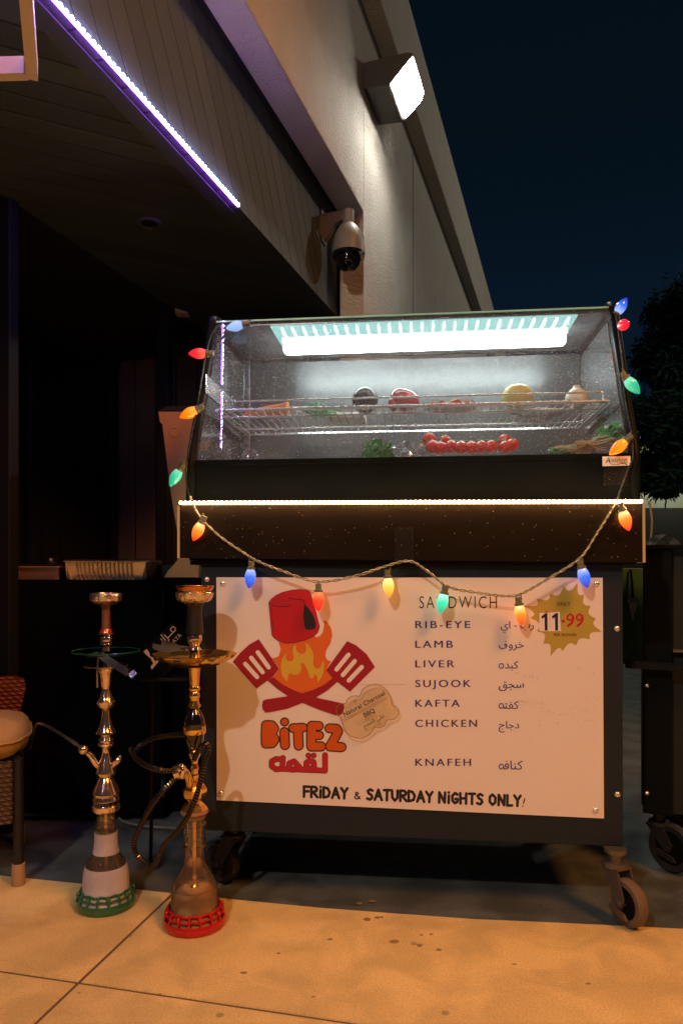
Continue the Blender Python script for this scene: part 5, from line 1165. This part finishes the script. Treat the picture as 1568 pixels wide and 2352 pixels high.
for i,(u,v1) in enumerate(((1447,1405),(1450,1416),(1453,1424),(1456,1412),(1459,1408))): m.tube([P3(u,1384.5,yg-.03), P3(1450+.55*(u-1450),v1,yg-.032)], [.0045,.0032], 6)
m.build('bristles', mat('white_bristle', (.85,.85,.90), .4), wb)
m = MB(); m.tube([P3(1452,1373,yg-.03), P3(1450,1335,yg-.02), P3(1447,1308,yg-.012)], .005, 8); m.build('handle', M['black'], wb)
# ================================================================== far background at the right
M['farwall'] = mat('far_cream_wall', (.50,.52,.40), .8); M['leaf'] = mat('tree_leaf', (.010,.026,.020), .8, spec=.1, var=.4, scale=3); M['bark'] = mat('bark', (.06,.045,.035), .9, bump=.5, bscale=20)
yw = 16.0
fb = thing('far_building', 'distant pale building wall beyond the carts, partly hidden by tree branches', 'building', (12, yw, 0))
q0 = P3(1400,1110,yw); q1 = P3(1400,1170,yw)
m = MB(); m.box((4.6,yw,q1.z),(18,yw+4,q0.z+1.3)); m.build('upper_wall', M['farwall'], fb)
m = MB(); m.box((4.6,yw-.4,0),(18,yw+3.9,q1.z-.003)); m.build('dark_lower_wall', mat('far_dark_wall', (.02,.018,.015), .8), fb)
p_ = P3(1480,1123,yw-.1); fl = thing('far_lamp', 'tiny lit lamp on the distant pale wall right of the case', 'lamp', p_)
m = MB(); m.box((p_.x-.09,p_.y+.0,p_.z-.05),(p_.x+.09,p_.y+.095,p_.z+.07),.01); m.build('housing', M['black'], fl)
m = MB(); m.box((p_.x-.07,p_.y-.008,p_.z-.06),(p_.x+.07,p_.y-.0005,p_.z+.06),.003); m.build('lens', emis('far_lamp_lens', (1,.85,1), 6), fl)
ld = bpy.data.lights.new('far_lamp_light', 'POINT'); ld.energy = 28; ld.color = (.95,1,.75); ld.shadow_soft_size = .1; lo = bpy.data.objects.new('far_lamp_light', ld); COL.objects.link(lo); lo.parent = fl; lo.location = (.5,-1.1,.15)
# tree with drooping branches
def tree(name, label, base, crowns, seed, nleaf, size):
    r_ = random.Random(seed); o = thing(name, label, 'tree', base); b = Vector(base); tm = MB()
    top = b+Vector((0,0,crowns[0][0].z-b.z)); tm.tube(spline([b, b+Vector((.1,.05,1.4)), b+Vector((-.05,0,2.6)), top],5), [.17-.008*i for i in range(16)], 12)
    for c_, rad in crowns: tm.tube(spline([b+Vector((0,0,2.2)), (b+Vector((0,0,3.0))+c_)/2, c_],5), [.07-.005*i for i in range(11)], 8)
    tm.build('trunk', M['bark'], o); cm_ = MB()
    for c_, rad in crowns:
        for q in range(nleaf):
            d = Vector((r_.gauss(0,1), r_.gauss(0,1), r_.gauss(0,1))).normalized()*rad*(.35+.65*r_.random()**.5); d.z *= .8
            clump = .8+.3*math.sin(d.x*5+seed)*math.sin(d.z*6)*math.sin(d.y*5); p_ = c_+d*clump
            for w in range(2):
                t = Vector((r_.uniform(-1,1), r_.uniform(-1,1), r_.uniform(-1.3,.4))).normalized(); s_ = t.orthogonal().normalized(); L_ = size*r_.uniform(.6,1.4); p2 = p_+Vector((r_.gauss(0,.05),)*3)
                cm_.add([p2, p2+t*L_*.5+s_*L_*.2, p2+t*L_, p2+t*L_*.5-s_*L_*.2], [[0,1,2,3]])
    cm_.build('crown', M['leaf'], o)
yT = 9.5; pc_ = lambda u,v,d=0: P3(u,v,yT+d)
tree('tree', 'dark leafy tree hanging over the distant wall behind the right end of the case', (pc_(1720,1300).x, yT, 0), [(pc_(1660,700),1.0),(pc_(1560,820,.3),.75),(pc_(1520,960),.55),(pc_(1580,1040,.2),.55),(pc_(1530,1095),.30),(pc_(1480,1080,.2),.30),(pc_(1690,960),.9),(pc_(1570,720,.5),.6)], 3, 1500, .13)
p_ = pc_(1492,990,-2)
p_ = P3(1528,1250,3.6); o = thing('thin_cord', 'thin pale cord hanging in the dark right of the smoked panel', 'cord', P3(1493,1262,3.6)); m = MB(); m.tube(spline([P3(1490,1150,3.6),P3(1496,1195,3.6),P3(1494,1230,3.6),P3(1489,1262,3.6)],6), .005, 6); m.build('cord', mat('pale_cord', (.4,.35,.25), .7), o)
